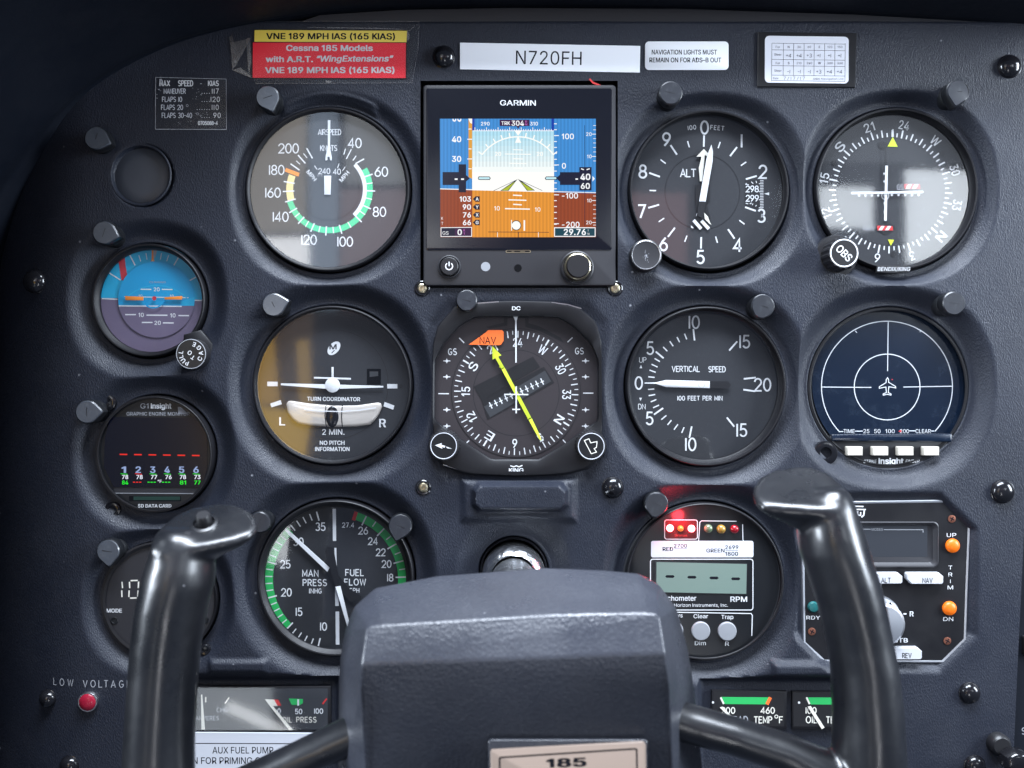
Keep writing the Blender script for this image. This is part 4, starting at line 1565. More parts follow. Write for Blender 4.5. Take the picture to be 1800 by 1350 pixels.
el = [(722 + 54 * math.cos(a) * math.cos(-.85) - 34 * math.sin(a) * math.sin(-.85), 433 + 54 * math.cos(a) * math.sin(-.85) + 34 * math.sin(a) * math.cos(-.85)) for a in np.linspace(0, 2 * PI, 40)[:-1]]
g.poly(el, 'white')
g.b('M', 716, 423, 34, 'dial_black', w=46, bold=.03)
g.line(726, 446, 706, 466, 6, 'dial_black')
g.prism(rr(946, 572, 1040, 678, 6), [(.2, 0), (.9, 0)], 'black_cavity')
g.w = 1.0
g.poly([(964, 590), (1022, 590), (1022, 640), (964, 660)], 'dial_grey')
g.poly([(962, 628), (1026, 620), (1026, 664), (962, 664)], 'black_cavity')
g.ring(1176, 690, 6, 11, 'needle_black', 20)
g.build('dial_face')
g = MB(t, 'B3', -25)
g.prism([(362, 671), (668, 677), (668, 708), (362, 683)], [(-.5, 0), (.5, 0), (.8, 1)], 'white')
g.prism([(760, 680), (1056, 688), (1056, 699), (760, 708)], [(-.5, 0), (.5, 0), (.8, 1)], 'white')
g.prism([(586, 627), (836, 634), (836, 646), (586, 638)], [(-.5, 0), (.45, 0), (.75, 1)], 'white')
g.prism([(705, 560), (719, 560), (719, 640), (705, 640)], [(-.5, 0), (.55, 0), (.7, 1)], 'white')
g.prism([(712 + 50 * math.cos(a), 683 + 50 * math.sin(a)) for a in np.linspace(0, 2 * PI, 40)[:-1]], [(-.5, 0), (.8, 0), (1.2, 3)], 'white')
g.build('aircraft_symbol')
g = MB(t, 'B3', -28)
tube = [(398, 810), (412, 790), (436, 789), (560, 808), (720, 822), (880, 820), (1020, 800), (1040, 806), (1048, 830), (1030, 878), (1000, 920), (968, 950), (880, 964), (720, 968), (560, 958), (478, 944), (440, 916), (406, 866)]
g.prism(tube, [(-1, 0), (.6, 1), (2.4, 8), (3.2, 22)], 'tube_fluid')
g.build('level_tube')
o = g
g = MB(t, 'B3', -28)
g.prism([(712 + 46 * math.cos(a), 896 + 72 * math.sin(a)) for a in np.linspace(0, 2 * PI, 40)[:-1]], [(2.6, 0), (4, 5), (5, 20)], 'plug_black')
g.build('level_ball')
g = MB(t, 'B3', -22.6)
g.ribbon([(668, 822), (660, 890), (670, 966)], 6, 'ink')
g.ribbon([(778, 822), (772, 890), (778, 966)], 6, 'ink')
g.ribbon([(520, 848), (620, 858), (760, 862), (900, 852), (1006, 836)], 7, 'white')  # white streak painted on as the tube's highlight
g.build('level_wires_and_highlight')
cover(t, 'B3', 717, 686, 518, -14)

# ------------------------------------------------------------------ compass display
t = thing('compass_display', 906, 690, 0, 'squarish compass display with yellow course arrow and orange flag, centre of the panel', 'dial')
outer = [(225, 122), (470, 95), (570, 92), (780, 98), (930, 135), (1020, 210), (1050, 320), (1054, 760), (1050, 960), (980, 1040), (860, 1072), (570, 1082), (280, 1070), (160, 1030), (106, 950), (100, 760), (102, 340), (128, 235)]
inner = [(250, 232), (330, 186), (440, 178), (700, 178), (810, 186), (890, 232), (990, 332), (1034, 430), (1032, 770), (975, 806), (860, 890), (700, 988), (430, 988), (280, 890), (190, 826), (110, 766), (112, 430), (160, 334)]


def fill(pts, n):
    """same number of points round an outline, evenly by angle about its middle"""
    out = []
    cx, cy = 570, 600
    for i in range(n):
        a = 2 * PI * i / n
        ux, uy = math.cos(a), math.sin(a)
        best = None
        for j in range(len(pts)):
            (x1_, y1_), (x2_, y2_) = pts[j], pts[(j + 1) % len(pts)]
            ex, ey = x2_ - x1_, y2_ - y1_
            det = ux * -ey + uy * ex
            if abs(det) < 1e-9:
                continue
            dx, dy = x1_ - cx, y1_ - cy
            tt = (dx * -ey + dy * ex) / det
            ss = (ux * dy - uy * dx) / det
            if tt > 0 and -1e-6 <= ss <= 1 + 1e-6:
                best = tt if best is None else max(best, tt)
        out.append((cx + ux * best, cy + uy * best))
    return out


A_, B_ = fill(outer, 120), fill(inner, 120)
g = MB(t, 'B4', 0)
lay = []
for q, w_ in ((0, -8), (0, 6), (.06, 9), (.12, 9.6), (.90, 8), (1.0, 6), (1.0, -12)):
    lay.append([(a[0] + (b[0] - a[0]) * q, a[1] + (b[1] - a[1]) * q, w_) for a, b in zip(A_, B_)])
vs = [g.pt(*p) for L_ in lay for p in L_]
fs = []
for j in range(len(lay) - 1):
    for i in range(120):
        i2 = (i + 1) % 120
        fs.append((j * 120 + i, (j + 1) * 120 + i, (j + 1) * 120 + i2, j * 120 + i2))
g.add(vs, fs, 'bezel_black')
g.w = 9.2
g.b('DC', 570, 137, 21, 'white', w=46, bold=.02)
g.b('KING', 570, 1047, 22, 'white', w=80, bold=.025)
g.ribbon([(538, 1022), (556, 1028), (570, 1022), (586, 1028), (604, 1020)], 6, 'white')
g.ribbon([(240, 126), (330, 110), (470, 100)], 6, 'silver')  # silver strips paint in the bezel edge highlights, top and bottom
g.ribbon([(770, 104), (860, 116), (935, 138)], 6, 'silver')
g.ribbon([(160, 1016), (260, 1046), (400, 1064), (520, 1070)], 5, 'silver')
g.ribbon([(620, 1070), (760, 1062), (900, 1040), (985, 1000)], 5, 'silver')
g.build('bezel')
g = MB(t, 'B4', -12, c=(570, 613))
g.poly(fill([(570 + (p[0] - 570) * 1.02, 600 + (p[1] - 600) * 1.02) for p in inner], 90), 'dial_brown')
for x in (178, 962):
    for y in (432, 522, 708, 800):
        g.line(x - 20, y, x + 20, y, 5)
        g.disk(x, y, 8, 'white', 12)
        g.line(x, y - 13, x, y + 13, 4)
g.line(130, 617, 190, 617, 6)
g.line(948, 614, 1006, 614, 6)
g.lines([(248, 302, 276, 330), (860, 326, 888, 300), (276, 908, 304, 882), (834, 878, 860, 906)], 6)
g.s('GS', 210, 380, 34, 5, sp=.3, sx=.9)
g.s('GS', 927, 376, 34, 5, sp=.3, sx=.9)
g.poly([(520, 190), (620, 190), (622, 240), (700, 262), (840, 330), (820, 300), (700, 236), (640, 218), (640, 180), (500, 180), (500, 216), (400, 240), (420, 250), (520, 232)], 'needle_black')
g.build('dial_face')
g = MB(t, 'B4', -11.2, c=(570, 613))
g.disk(570, 613, 366, 'dial_brown', 96)
g.ring(570, 613, 362, 366, 'needle_black', 96)
g.ring(570, 613, 241, 245, 'needle_black', 96)
for i in range(72):
    a = 1.7 + 5 * i
    g.tick(a, 313 if i % 2 == 0 else 330, 351, 6 if i % 2 == 0 else 4.5)
for i, q in enumerate(('24', 'W', '30', '33', 'N', '3', '6', 'E', '12', '15', 'S', '21')):
    a = 1.7 + 30 * i
    x, y = g.polar(a, 285)
    g.b(q, x, y, 48, 'white', w=52 if len(q) == 2 else (44 if q in 'WNES' else 26), ang=a, bold=.012)
    if q in 'WNES':
        g.tick(a, 318, 352, 9)
g.c = (570, 613)


def rot(u, v, a=-30.0):
    a = math.radians(a)
    return 570 + u * math.cos(a) - v * math.sin(a), 613 + u * math.sin(a) + v * math.cos(a)


g.poly([rot(-190, -150), rot(185, -130), rot(190, -60), rot(-190, -60)], 'needle_black')
g.poly([rot(-190, -60), rot(210, -50), rot(215, 56), rot(-215, 50)], 'needle_black')
g.poly([rot(-196, -24), rot(204, -28), rot(204, 42), rot(-196, 46)], 'dial_grey')
for k in (-160, -128, -97, -64, -32, 32, 64, 97, 128, 160):
    g.line(*rot(k, -16, -25), *rot(k, 22, -25), 6)
    g.line(*rot(k - 10, 4, -25), *rot(k + 10, 4, -25), 5)
g.build('compass_card')
g = MB(t, 'B4', -8, c=(570, 613))
g.prism([(302, 340), (400, 270), (412, 258), (490, 258), (499, 268), (499, 318), (484, 340), (470, 343)], [(-.5, 0), (.6, 0)], 'flag_orange')
g.w = .7
g.s('NAV', 410, 316, 36, 5, 'ink', sx=1.05)
g.build('warning_flag')
g = MB(t, 'B4', -6.5)
g.prism([(435, 348), (486, 400), (468, 408), (506, 474), (488, 482), (452, 416), (436, 424)], [(-.5, 0), (.6, 0), (.9, 2)], 'lime')
g.prism([(484, 474), (502, 466), (655, 752), (637, 760)], [(-.5, 0), (.6, 0), (.9, 2)], 'lime')
g.prism([(640, 766), (658, 756), (708, 862), (712, 882), (700, 874)], [(-.5, 0), (.6, 0), (.9, 2)], 'lime')
g.lines([(480, 472, 500, 462), (640, 762, 656, 752)], 5, 'ink')
g.w = -.3
g.line(476, 462, 500, 478, 12, 'lime')
g.line(634, 754, 660, 768, 12, 'lime')
g.ring(711, 868, 9, 13, 'white', 20)
g.build('course_arrow')
g = MB(t, 'B4', -4)
g.poly([(554, 181), (580, 181), (573, 205), (573, 442), (565, 442), (564, 205)], 'white')
g.build('lubber_line')
g = MB(t, 'B4', -4)
g.lines([(502, 621, 638, 622), (548, 706, 592, 706)], 7)
g.line(570, 575, 570, 728, 8)
g.build('aircraft_symbol')
g = MB(t, 'B4', 3)
B2 = fill([(570 + (p[0] - 570) * 1.008, 600 + (p[1] - 600) * 1.008) for p in inner], 90)
g.poly(B2, 'clear_glass')
g.build('cover_glass')
for x, y, nm in ((160, 912, 'course_knob'), (994, 914, 'heading_knob')):
    ox_, oy_, kk = FRAMES['B4']
    px_, py_ = ox_ + x * kk, oy_ + y * kk
    dd = 26
    g = MB(t, 'photo', 0)
    f_ = 1 - dd * S / D
    cx_, cy_ = 900 + (px_ - 900) * f_, 675 + (py_ - 675) * f_
    kp = []
    for i in range(120):
        a = 2 * PI * i / 120
        r = 27 + 1.2 * (1 if (i // 2) % 2 else 0)
        kp.append((cx_ + r * math.cos(a), cy_ + r * math.sin(a)))
    g.prism(kp, [(-6, 0), (8, 0), (10, 1)], 'knob_black')
    g.lathe(cx_, cy_, [(26, 10), (26, 24), (25, 26), (23, 26.4)], 'knob_black', 60)
    g.lathe(cx_, cy_, [(23.1, 26.2), (22.8, 26.8), (21.9, 26.8), (21.6, 26.2)], 'label_white', 60)
    g.lathe(cx_, cy_, [(21, 26.3), (.3, 26.3)], 'hood_body', 50, close=True)
    g.w = 26.5
    if nm == 'course_knob':
        g.poly([(cx_ - 15, cy_ - 1), (cx_ - 3, cy_ - 5), (cx_ - 4, cy_ - 2), (cx_ + 3, cy_), (cx_ + 2, cy_ + 3), (cx_ - 3, cy_ + 2), (cx_ - 2, cy_ + 5)], 'white')
        g.poly([(cx_ + 4, cy_ + 1), (cx_ + 15, cy_ + 5), (cx_ + 6, cy_ + 4)], 'white')
    else:
        pk = [(-12, -10), (-4, -13), (-1, -6), (10, -8), (9, 2), (5, 4), (9, 10), (0, 13), (-12, -10)]
        g.ribbon([(cx_ + u, cy_ + v) for u, v in pk], 1.4, 'cream')
    g.build(nm)

# ------------------------------------------------------------------ vertical speed
t = thing('vertical_speed_indicator', 1243, 679, -8, 'vertical speed dial with one white needle pointing left to zero', 'dial', 'round flight dials')
bezel(t, 1243, 679, 144, 131, -26)
g = dial(t, 'B5', 601, 677, 525, -32, 'dial_black', (601, 672))
g.lines([(535, 302, 543, 380), (333, 500, 280, 455), (330, 838, 268, 882), (524, 962, 508, 1040), (832, 386, 778, 448), (876, 640, 958, 631), (874, 713, 954, 724), (762, 902, 812, 964)], 11)
g.lines([(475, 334, 490, 372), (424, 357, 442, 392), (375, 385, 398, 418), (330, 424, 358, 452), (272, 502, 308, 523), (252, 541, 292, 560), (238, 580, 280, 596), (230, 626, 272, 630),
         (228, 712, 270, 708), (232, 754, 276, 746), (246, 796, 284, 780), (262, 836, 302, 818), (318, 916, 352, 888), (360, 952, 386, 920), (404, 984, 430, 948), (456, 1006, 472, 968)], 8)
for q, x, y in (('10', 540, 256), ('5', 242, 432), ('0', 165, 668), ('5', 238, 908), ('10', 516, 1084), ('15', 882, 388), ('20', 1004, 680), ('15', 862, 988)):
    g.s(q, x, y, 82, 11, sx=.92, sp=.24)
g.s('UP', 192, 512, 34, 4, sp=.2)
g.s('DN', 186, 828, 34, 4, sp=.2)
g.poly([(180, 545), (188, 568), (170, 568)], 'white')
g.poly([(177, 790), (186, 768), (168, 768)], 'white')
g.s('VERTICAL', 484, 573, 36, 5.5, sp=.2, sx=.94)
g.s('SPEED', 695, 575, 36, 5.5, sp=.2, sx=.9)
g.s('100 FEET PER MIN', 579, 771, 28, 5, sp=.24, sx=.98)
g.build('dial_face')
g = MB(t, 'B5', -27)
g.prism([(205, 665), (280, 664), (350, 648), (646, 656), (646, 703), (350, 696), (280, 673), (205, 672)], [(-.5, 0), (.6, 0), (.9, 2)], 'white')
g.prism([(648, 656), (770, 656), (790, 682), (770, 708), (648, 703)], [(-.5, 0), (.5, 0)], 'needle_black')
g.w = 1
g.ring(590, 680, 20, 22, 'dim_white', 24)
g.build('needle')
cover(t, 'B5', 601, 677, 506, -20)

# ------------------------------------------------------------------ lightning screen
t = thing('lightning_detector', 1570, 681, -8, 'round dark blue lightning screen with white circles and four cream keys', 'display')
bezel(t, 1570, 681, 144, 141, -30, front=-22)
g = dial(t, 'B6', 600, 680, 500, -34, 'crt_blue', (580, 692))
g.c = (580, 692)
k0, k1 = -139, 139
g.band(417, 422.5, -133, 133, 'white')
g.ring(581, 694, 208, 213.5, 'white', 90)
g.lines([(588, 270, 584, 592), (162, 694, 480, 697), (685, 694, 998, 689)], 5, 'white')
g.lines([(376, 334, 388, 346), (800, 330, 790, 342)], 5, 'white')
g.w += .02
g.lines([(271, 980, 300, 980), (375, 977, 425, 977), (722, 975, 762, 975), (862, 976, 882, 976)], 5, 'white')
for q, x, w_ in (('TIME', 337, 72), ('25', 448, 38), ('50', 518, 40), ('100', 600, 58), ('200', 692, 58), ('CLEAR', 812, 98)):
    g.b(q, x, 977, 25, 'white', w=w_)
g.poly([(652, 978), (672, 968), (672, 986)], 'red')
plane = [(583, 634), (590, 646), (591, 664), (634, 690), (636, 700), (592, 692), (588, 730), (606, 738), (606, 746), (582, 741), (556, 746), (556, 738), (576, 730), (573, 694), (531, 702), (531, 692), (574, 666), (575, 648), (583, 634)]
g.ribbon(plane, 5, 'white')
g.disk(613, 646, 4, 'red', 10)
g.build('screen')
g = MB(t, 'B6', -32)
g.prism([(215, 1000), (985, 992), (1010, 1040), (900, 1120), (800, 1200), (600, 1225), (420, 1215), (280, 1150), (190, 1040)], [(-2, 0), (8, 0), (9, 4)], 'bezel_black')
g.prism([(212, 998), (975, 992), (975, 1042), (215, 1036)], [(8, 0), (12, 0), (13, 6)], 'crt_blue')
g.w = 9.2
g.b('Insight', 594, 1166, 36, 'white', w=156, bold=.035)
g.b('STRIKE', 460, 1168, 20, 'white', w=82, shear=.15)
g.b('FINDER', 732, 1167, 20, 'white', w=88, shear=.15)
g.build('key_panel')
for x in (362, 525, 686, 849):
    g = MB(t, 'B6', -23)
    g.prism(rr(x - 52, 1074, x + 50, 1132, 6), [(-1, 0), (10, 0), (12, 4)], 'key_cream')
    g.build('key')
cover(t, 'B6', 600, 660, 470, -26, m='clear_glass')

# ------------------------------------------------------------------ engine monitor
t = thing('engine_monitor', 271, 798, -8, 'round engine monitor screen showing six cylinder readings, left side', 'display')
bezel(t, 271, 798, 105, 100, -6, front=1)
g = dial(t, 'B2', 885, 717, 532, -8, 'bezel_satin')
g.disk(885, 715, 520, 'hood_body', 90)
g.b('G1', 800, 278, 46, 'dim_white', w=74)
g.b('Insight', 952, 278, 46, 'white', w=184, bold=.03)
g.b('GRAPHIC ENGINE MONITOR', 925, 350, 32, 'dim_white', w=575, bold=.005)
g.poly([(1104, 288), (1130, 288), (1200, 352), (1110, 352)], 'dim_white')
g.poly([(520, 1022), (1300, 1028), (1280, 1074), (520, 1072)], 'bezel_satin')
g.line(520, 1074, 1280, 1078, 7, 'button_grey')
g.poly(rr(660, 1100, 1134, 1148, 8), 'black_cavity')
g.poly([(700, 1104), (1126, 1104), (1126, 1138), (700, 1138)], 'pcb_green')
g.b('SD DATA CARD', 893, 1190, 30, 'white', w=304, bold=.02)
g.build('face_plate')
g = MB(t, 'B2', -6.6)
g.prism([(488, 380), (1260, 384), (1370, 520), (1372, 860), (1320, 1020), (520, 1018), (430, 840), (440, 560)], [(-1, 0), (.4, 0)], 'g_navy')
g.w = .5
for i, (n_, a_, b_, cb, cc) in enumerate((('1', '78', '84', 'g_green', 'g_green'), ('2', '78', '---', 'g_red', 'g_red'), ('3', '77', '---', 'g_green', 'g_green'), ('4', '76', '---', 'g_green', 'g_green'),
                                      ('5', '78', '81', 'g_green', 'g_green'), ('6', '73', '77', 'g_green', 'g_green'))):
    x = 612 + i * 132
    g.line(x - 38, 720 + i * 2, x + 32, 721 + i * 2, 11, 'g_red')
    g.b(n_, x, 860, 56, 'g_blue', w=44 if n_ != '1' else 34, bold=.03)
    g.line(x - 30, 896, x + 34, 902, 6, cb)
    g.b(a_, x + 12, 927, 36, 'g_white', w=54, bold=.03)
    if b_ == '---':
        for k in (-20, 8, 36):
            g.line(x + k - 28, 974, x + k - 8, 974, 8, cc)
    else:
        g.b(b_, x + 12, 977, 34, cc, w=54, bold=.03)
g.b('°F', 940, 966, 26, 'g_white', w=36, bold=.02)
g.build('screen')
cover(t, 'B2', 885, 717, 520, -4, m='clear_glass')

# ------------------------------------------------------------------ manifold pressure
t = thing('manifold_pressure_gauge', 592, 1015, -8, 'manifold pressure and fuel flow dial with green arcs, above the yoke hub', 'dial', 'round engine dials')
bezel(t, 588, 1018, 141, 128, -20)
g = dial(t, 'B7', 780, 682, 530, -31, 'dial_black', (777, 688))
def mp(v): return -15.7 - (35 - v) * 5.99
g.band(450, 507, mp(15), mp(30.5), 'green')
for v in range(10, 36):
    g.tick(mp(v), 438 if v % 5 == 0 else 455, 505, 10 if v % 5 == 0 else 8)
for q, x, y in (('35', 668, 310), ('30', 510, 418), ('25', 416, 580), ('20', 424, 782), ('15', 514, 922), ('10', 690, 1028)):
    g.s(q, x, y, 54, 8, sx=.9, sp=.24)
g.band(450, 507, 17, 120, 'green')
g.tick(17, 442, 507, 26, 'red')
for i, a in enumerate((26, 35, 43.8, 52, 59.7, 67.3, 74.7, 81.5, 88.2, 94.6, 101, 107)):
    g.tick(a, 432 if i % 2 == 0 else 462, 506, 10 if i % 2 == 0 else 8)
for q, x, y in (('26', 976, 338), ('24', 1046, 414), ('22', 1102, 494), ('20', 1144, 578), ('18', 1170, 676)):
    g.s(q, x, y, 50, 7.5, sx=.9, sp=.24)
g.s('27.4', 868, 298, 32, 5, sp=.3, sx=.95)
g.line(768, 182, 770, 412, 24)
g.line(776, 462, 780, 630, 14)
g.line(786, 740, 788, 880, 26)
g.line(790, 920, 792, 1158, 26)
for q, x, y, h_, w_ in (('MAN', 596, 645, 44, 7), ('PRESS', 628, 712, 44, 7), ('FUEL', 914, 640, 44, 7), ('FLOW', 918, 708, 44, 7), ('INHG', 632, 772, 32, 5.5), ('GPH', 912, 768, 30, 5)):
    g.s(q, x, y, h_, w_, sp=.28)
g.build('dial_face')
g = MB(t, 'B7', -25)
g.prism([(412, 322), (444, 340), (735, 606), (718, 634), (440, 368)], [(-.5, 0), (.6, 0), (.9, 2)], 'white')
g.prism([(718, 634), (735, 606), (800, 660), (880, 760), (965, 810), (960, 840), (880, 850), (760, 700)], [(-.6, 0), (.4, 0)], 'needle_black')
g.build('needle')
g = MB(t, 'B7', -22.5)
g.prism([(776, 742), (812, 736), (905, 1120), (890, 1120)], [(-.5, 0), (.6, 0), (.9, 2)], 'white')
g.prism([(776, 742), (812, 736), (760, 460), (720, 450), (700, 490)], [(-.5, 0), (.5, 0)], 'needle_black')
g.disk(778, 684, 30, 'needle_black', 24)
g.build('flow_needle')
cover(t, 'B7', 780, 682, 512, -19)

# ------------------------------------------------------------------ tachometer
t = thing('tachometer', 1241, 1024, -8, 'digital tachometer with glowing red lamps and green LCD right of the yoke hub', 'display', 'round engine dials')
bezel(t, 1241, 1024, 142, 136, -16)
g = dial(t, 'B8', 590, 660, 535, -16, 'dial_black')
g.disk(590, 660, 525, 'hood_body', 90)
g.w = .5
g.prism(rr(248, 388, 942, 500, 14), [(.4, 0), (.8, 0), (.9, 3)], 'label_white')
g.w = 1
g.b('RED', 362, 443, 25, 'ink', w=70, bold=.02)
g.b('2700', 447, 421, 25, 'ink', w=88, bold=.02)
g.line(404, 441, 492, 441, 2.5, 'ink')
g.b('GREEN', 684, 453, 25, 'ink', w=122, bold=.02)
g.b('2699', 795, 431, 25, 'ink', w=88, bold=.02)
g.b('1800', 794, 475, 25, 'ink', w=86, bold=.02)
g.line(752, 452, 838, 452, 2.5, 'ink')
def roundbox(x0, y0, x1, y1, r, wd, m):
    g.ribbon(rr(x0, y0, x1, y1, r) + [rr(x0, y0, x1, y1, r)[0]], wd, m)
roundbox(340, 246, 562, 376, 16, 5, 'white')
g.ribbon([(570, 388), (576, 300), (578, 262), (590, 252), (826, 255)], 5, 'white')
g.ribbon([(868, 276), (870, 380), (878, 392)], 5, 'white')
roundbox(244, 512, 938, 856, 16, 6, 'white')
g.ribbon([(230, 868), (925, 880), (934, 892), (930, 1030)], 6, 'white')
g.b('Tachometer', 430, 776, 34, 'white', w=248, bold=.012)
g.b('RPM', 842, 783, 35, 'white', w=112, bold=.015)
g.b('Horizon Instruments, Inc.', 586, 823, 22, 'white', w=364)
g.b('Hours', 416, 893, 26, 'white', w=90, bold=.008)
g.b('Clear', 585, 898, 27, 'white', w=98, bold=.008)
g.b('Trap', 764, 903, 28, 'white', w=82, bold=.008)
g.b('Dim', 581, 1080, 28, 'white', w=74, bold=.008)
g.b('R', 763, 1084, 28, 'white', w=26, bold=.008)
g.poly(rr(343, 249, 559, 373, 14), 'status_glow_red')  # patch painted red for the glow round the lit lamps
g.b('Status', 450, 350, 15, 'red', w=86)
g.build('face_plate')
g = MB(t, 'B8', -14)
g.prism([(278, 526), (902, 542), (898, 752), (276, 740)], [(-1.5, 0), (-.6, 0)], 'bezel_satin')
g.w = -.5
g.poly([(286, 532), (898, 546), (894, 748), (284, 736)], 'lcd_green')
for x, y in ((376, 630), (525, 635), (675, 640), (822, 646)):
    g.poly([(x - 32, y), (x - 22, y - 9), (x + 24, y - 9), (x + 33, y + 1), (x + 22, y + 10), (x - 22, y + 9)], 'ink')
g.build('number_display')
for x, y in ((402, 995), (584, 998), (763, 1000)):
    g = MB(t, 'B8', -15)
    g.lathe(x, y, [(64, -1), (63, 3), (58, 4.2), (.5, 4.6)], 'button_grey', 48, close=True)
    g.build('button')
for x, y, r, m_ in ((376, 301, 24, 'led_hot'), (447, 303, 20, 'led_orange'), (521, 304, 24, 'led_hot'), (635, 304, 30, 'led_green_off'), (722, 308, 31, 'led_amber_off'), (812, 308, 30, 'led_red_off')):
    g = MB(t, 'B8', -16)
    g.lathe(x, y, [(r, -1), (r, 2)] + [(r * math.cos(a), 2 + 7 * math.sin(a)) for a in (.3, .6, .9, 1.2)] + [(.5, 9)], m_, 28, close=True)
    g.build('lamp')
l = bpy.data.lights.new('tachometer_lamp_light', 'POINT')
l.energy = 0.034
l.color = (1.0, 0.04, 0.06)
l.shadow_soft_size = 0.004
lo = bpy.data.objects.new('tachometer_lamp_light', l)
COL.objects.link(lo)
lo.location = P(1196, 909, -4)

# ------------------------------------------------------------------ autopilot unit
t = thing('autopilot_unit', 1555, 1022, -10, 'eight-sided autopilot unit with white keys and two orange lamps, lower right', 'control unit')
ox_, oy_, kk = FRAMES['C1']
oct_o = [(150, 160), (1050, 148), (1216, 290), (1200, 700), (1188, 1068), (1040, 1214), (250, 1210), (120, 1090), (110, 260)]
g = MB(t, 'C1', -9)
g.prism(oct_o, [(-6, -5), (1, -3), (2.2, 2), (1.4, 13)], 'steel', cap=False)
g.build('trim')
g = MB(t, 'C1', -9)
g.prism(oct_o, [(-4, 10), (.8, 11), (1.4, 13)], 'bezel_black')
g.w = 1.6
g.b('UP', 1094, 376, 26, 'white', w=62)
g.b('DN', 1073, 929, 26, 'white', w=66)
for q, y in (('T', 590), ('R', 636), ('I', 680), ('M', 721)):
    g.b(q, 1087, y, 25, 'white', w=None if q == 'I' else (36 if q == 'M' else 26))
g.b('R', 832, 895, 32, 'white', bold=.03)
g.line(778, 895, 798, 895, 8)
g.b('STB', 760, 1069, 28, 'white', w=92, bold=.015)
g.b('RDY', 184, 920, 24, 'white', w=92)
g.s('T', 628, 714, 22, 5)
g.lines([(430, 186, 515, 188), (430, 206, 530, 208)], 8)
g.ribbon([(520, 214), (516, 246), (502, 258)], 9, 'white')
g.ribbon([(476, 218), (476, 244), (496, 246), (496, 226)], 8, 'white')
g.build('face_plate')
g = MB(t, 'C1', -8)
g.prism(rr(300, 286, 1004, 586, 34), [(-.6, 0), (5.4, 0), (6.4, 6), (5.4, 14), (1.0, 30)], 'bezel_satin')
g.w = 1.1
g.poly(rr(330, 312, 936, 520, 8), 'lcd_grey')
g.line(440, 337, 562, 338, 5, 'button_grey')
g.line(650, 341, 910, 341, 5, 'button_grey')
g.line(908, 341, 908, 360, 5, 'button_grey')
g.b('MODES', 606, 339, 17, 'button_grey', w=74)
g.build('mode_window')
for nm_, (x0_, y0_, x1_, y1_), q in (('key', (520, 618, 758, 690), 'ALT'), ('key', (786, 618, 1026, 692), 'NAV'), ('key', (640, 1108, 886, 1186), 'REV')):
    g = MB(t, 'C1', -7)
    xm = x1_ - 28
    ym = y0_ + 24
    g.prism([(x0_ + 8, y0_), (xm, y0_), (x1_, ym), (x1_, y1_ - 10), (x1_ - 10, y1_), (x0_ + 30, y1_), (x0_, y0_ + 40), (x0_, y0_ + 8)], [(-1, 0), (10, 0), (12, 4)], 'key_white')
    g.w = 12.2
    g.s(q, {'ALT': 648, 'NAV': 920, 'REV': 785}[q], (y0_ + y1_) / 2 + 12, 30, 4.5, 'ink', sx=.9)
    g.build(nm_)
for nm_, x, y in (('trim_lamp', 1102, 446), ('trim_lamp', 1081, 858)):
    g = MB(t, 'C1', -8)
    g.lathe(x, y, [(47, -1), (46, 2), (44, 4), (34, 7), (18, 8.6), (.5, 9)], 'lamp_amber', 36, close=True)
    g.build(nm_)
g = MB(t, 'C1', -8)
g.lathe(184, 850, [(38, -1), (37, 2), (28, 5), (.5, 6)], 'lamp_teal', 32, close=True)
g.build('ready_lamp')
for x, y in ((1098, 270), (1068, 1074), (176, 1012)):
    g = MB(t, 'C1', -8)
    g.lathe(x, y, [(26, -1), (25, 1.4), (16, 2), (.5, 2)], 'copper_screw', 24, close=True)
    g.w = 2.2
    g.lines([(x - 14, y - 8, x + 14, y + 8), (x - 8, y + 14, x + 8, y - 14)], 6, 'ink')
    g.build('screw_head')
g = MB(t, 'C1', -8)
g.lathe(608, 910, [(140, -1), (138, 10), (134, 14), (128, 16), (96, 18), (92, 16)], 'steel', 72)
g.lathe(620, 948, [(140, -1), (138, 22), (120, 27), (60, 29), (.5, 30)], 'steel', 72, close=True)
g.w = 20
g.poly([(666, 800), (676, 822), (654, 818)], 'ink')
g.build('mode_knob')

# ------------------------------------------------------------------ digital clock
t = thing('digital_clock', 280, 1055, -6, 'round black digital clock reading 10 behind the left yoke grip', 'clock')
bezel(t, 278, 1057, 103, 98, -12, front=-8)
g = dial(t, 'C2', 1105, 772, 404, -12, 'bezel_satin')
seg = [(852, 646, 856, 690), (850, 706, 852, 752), (912, 638, 962, 636), (904, 646, 906, 690), (968, 644, 966, 690), (902, 706, 900, 752), (964, 706, 962, 750), (908, 760, 954, 758)]
g.lines(seg, 9, 'cream')
g.disk(990, 664, 6, 'cream', 12)
g.disk(986, 728, 6, 'cream', 12)
for x0_ in (1030, 1100):
    g.lines([(x0_ + 8, 638, x0_ + 58, 636), (x0_, 646, x0_ + 2, 690), (x0_ + 64, 644, x0_ + 62, 690), (x0_ - 2, 706, x0_ - 4, 752), (x0_ + 60, 706, x0_ + 58, 750)], 9, 'cream')
g.b('MODE', 798, 847, 26, 'white', w=106, bold=.025)
g.b('SET', 1390, 847, 26, 'white', w=80, bold=.025)
g.build('face_plate')
for x, y in ((800, 915), (1432, 910)):
    g = MB(t, 'C2', -12)
    g.lathe(x, y, [(26, -.5), (25, 1.6), (20, 2), (18, .5), (.5, .6)], 'hood_body', 36, close=True)
    g.build('button')

